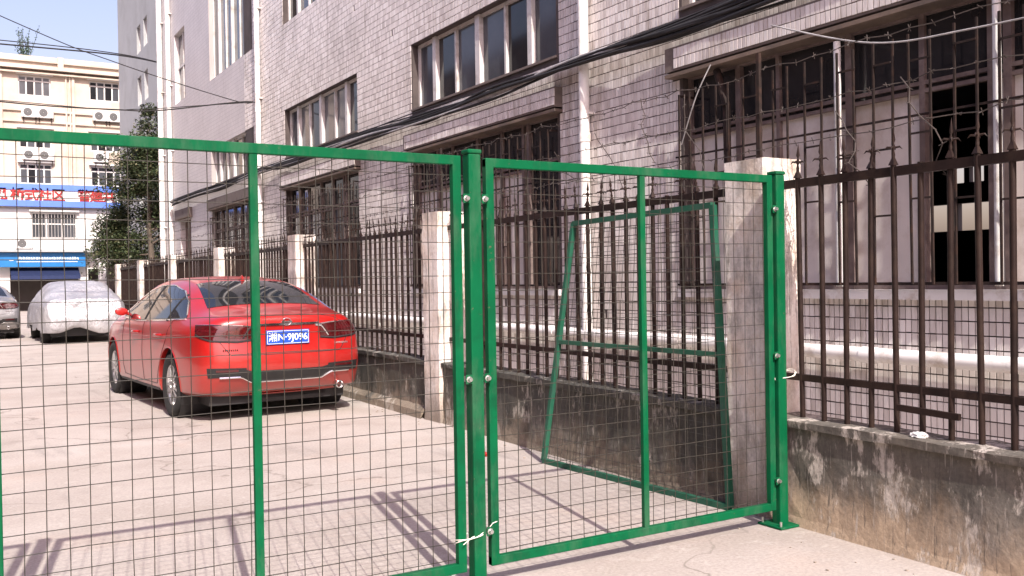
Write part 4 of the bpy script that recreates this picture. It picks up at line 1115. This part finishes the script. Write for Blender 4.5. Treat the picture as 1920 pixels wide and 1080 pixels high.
for i, (dz, r) in enumerate(((0, .03), (.14, .02))):
    cable([(-8, 41, 10.5 + dz), (2.04, 40, 10.41 + dz), (6.1, 40, 10.44 + dz * .4), (8.1, 41, 10.5)], r, 'cable', M['cable'], ['thick dark line crossing the sky to the grey block', 'second dark line crossing the sky to the grey block'][i])
cable([(FX - .15, 6.45, 3.28), (FX - .2, 6.6, 3.0), (FX - .16, 6.85, 2.6)], .006, 'cable', M['cablegrey'], 'thin pale wire hanging slantwise across the dark window under the hood')
cable([(FX - .27, 5.6, 3.42), (FX - .3, 4.6, 3.05), (FX - .25, 3.8, 2.98), (FX - .2, 2.4, 2.95)], .007, 'cable', M['cablegrey'], 'thin pale wire slung below the nearest window hood')

# ---------------------------------------------------------------- gate pillars and iron gate at the end of the wall
for i, (a, b, lab) in enumerate(((5.28, 5.54, 'white gate pillar next to the brown iron gate leaf'), (6.36, 6.66, 'white gate pillar under the tree'))):
    o = empty('gate_pillar', ((a + b) / 2, 40, 0)); tag(o, lab, 'pillar')
    wpart(MB().cbox((a, 39.85, 0), (b, 40.15, 2.3), .015), 'shaft', M['white_render'], o); wpart(MB().cbox((a - .06, 39.79, 2.301), (b + .06, 40.21, 2.40), .01), 'capstone', M['white_render'], o)
ig = empty('iron_gate', (5.95, 40, 0)); tag(ig, 'brown iron gate leaf between two white pillars', 'gate')
wpart(MB().box((5.55, 39.98, .1), (6.35, 40.02, 2.15)), 'sheet', simple('brown_gate_sheet', (.10, .075, .06), .6, var=.3), ig)
gf = MB()
for z in (.1, 1.1, 2.12): gf.box((5.55, 39.95, z), (6.35, 39.979, z + .06))
wpart(gf, 'gate_frame', M['brown_paint'], ig)

# ---------------------------------------------------------------- tree
def tree(base, height, rx, ry, label, seed, n=42000, hmin=.27):
    r = random.Random(seed); t = empty('street_tree', base); tag(t, label, 'tree')
    tk = MB(); tips = []
    B = Vector((0, 0, 0)); pts = [B, B + Vector((.05, 0, height * .2)), B + Vector((-.08, .05, height * .45)), B + Vector((.06, 0, height * .9))]
    tk.tube(pts, [.16, .13, .09, .02], 9)
    for i in range(38):
        h = r.uniform(hmin, .93) * height; a = r.uniform(0, 6.28); ln = (1 - abs(h / height - .5) * 1.1) * r.uniform(.6, 1.1)
        p = Vector((0, 0, h * .9)); q = p + Vector((math.cos(a) * rx * ln, math.sin(a) * ry * ln, r.uniform(-.2, .7)))
        m_ = p.lerp(q, .5) + Vector((0, 0, r.uniform(-.1, .3))); tk.tube([p, m_, q], [.04, .025, .008], 6); tips += [(q, r.uniform(.45, .8)), (m_, r.uniform(.35, .6))]
    tips += [(Vector((r.gauss(0, .3), r.gauss(0, .3), height * .93)), .5), (Vector((0, 0, height)), .35), (Vector((0, 0, height * .7)), .9), (Vector((.2, 0, height * .5)), 1.0)] if hmin < .4 else []
    tk.build('trunk', simple('bark', (.11, .085, .065), .9, var=.3, scale=9), t)
    lv = MB()
    for i in range(n):
        c, rad = r.choice(tips); d = Vector((r.gauss(0, 1), r.gauss(0, 1), r.gauss(0, .75))); d = d.normalized() * rad * r.random() ** .6
        p = c + d; u = Vector((r.gauss(0, 1), r.gauss(0, 1), r.gauss(0, .6))).normalized() * r.uniform(.04, .075); w_ = u.cross(Vector((r.gauss(0, 1), r.gauss(0, 1), 1.5))).normalized() * r.uniform(.02, .035)
        lv.quad(p - u, p + w_, p + u, p - w_)
    lm, nt, b = new_mat('leaf')
    isl = N(nt, 'ShaderNodeNewGeometry').outputs['Random Per Island']
    nt.links.new(ramp(nt, isl, [(0, (.022, .035, .014)), (.5, (.05, .075, .028)), (.85, (.085, .10, .04)), (1, (.13, .115, .055))]), b.inputs['Base Color']); b.inputs['Roughness'].default_value = .55
    lv.build('crown', lm, t); return t
tree((6.55, 36, 0), 7.6, 1.6, 1.5, 'dark green street tree in front of the grey block', 4)
tree((5.6, 37.5, 0), 4.4, .75, .8, 'smaller sparse tree left of the taller dark tree', 9, 12000, .5)

# ---------------------------------------------------------------- litter
def rag(loc, s, mat, label, cat, seed):
    r = random.Random(seed); bm = bmesh.new(); bmesh.ops.create_icosphere(bm, subdivisions=3, radius=1)
    for v in bm.verts:
        k = 1 + r.uniform(-.28, .28); v.co = Vector((v.co.x * s * k, v.co.y * s * .7 * k, max(v.co.z, -.15) * s * .42 * k + s * .07))
    me = bpy.data.meshes.new('litter'); bm.to_mesh(me); bm.free(); me.materials.append(mat)
    o = obj('litter', me); o.location = loc; o.rotation_euler.z = r.uniform(0, 6); tag(o, label, cat)
rag((wx(2.85) + .05, 2.83, WT + .004), .045, white_face, 'crumpled white tissue on top of the low wall under the railing', 'litter', 1)
rag((3.55, 6.3, .002), .05, red_letter, 'small red scrap on the ground behind the gate', 'litter', 2)
for i in range(70):
    y = random.uniform(.8, 12); x = wx(y) - abs(random.gauss(.02, .16)) - .03
    s = random.uniform(.004, .013); bm = bmesh.new(); bmesh.ops.create_icosphere(bm, subdivisions=1, radius=s)
    for v in bm.verts: v.co *= random.uniform(.7, 1.25); v.co.z = v.co.z * .5 + s * .3
    me = bpy.data.meshes.new('pebble'); bm.to_mesh(me); bm.free(); me.materials.append(M['ground'])
    if i == 0: peb = []
    peb.append((me, (x, y, 0)))
bm = bmesh.new()
for me, l in peb:
    me.transform(Matrix.Translation(l)); bm.from_mesh(me); bpy.data.meshes.remove(me)
me = bpy.data.meshes.new('grit'); bm.to_mesh(me); bm.free(); me.materials.append(M['pillar'])
tag(obj('grit', me), 'loose grit scattered along the foot of the wall', 'grit', kind='stuff')
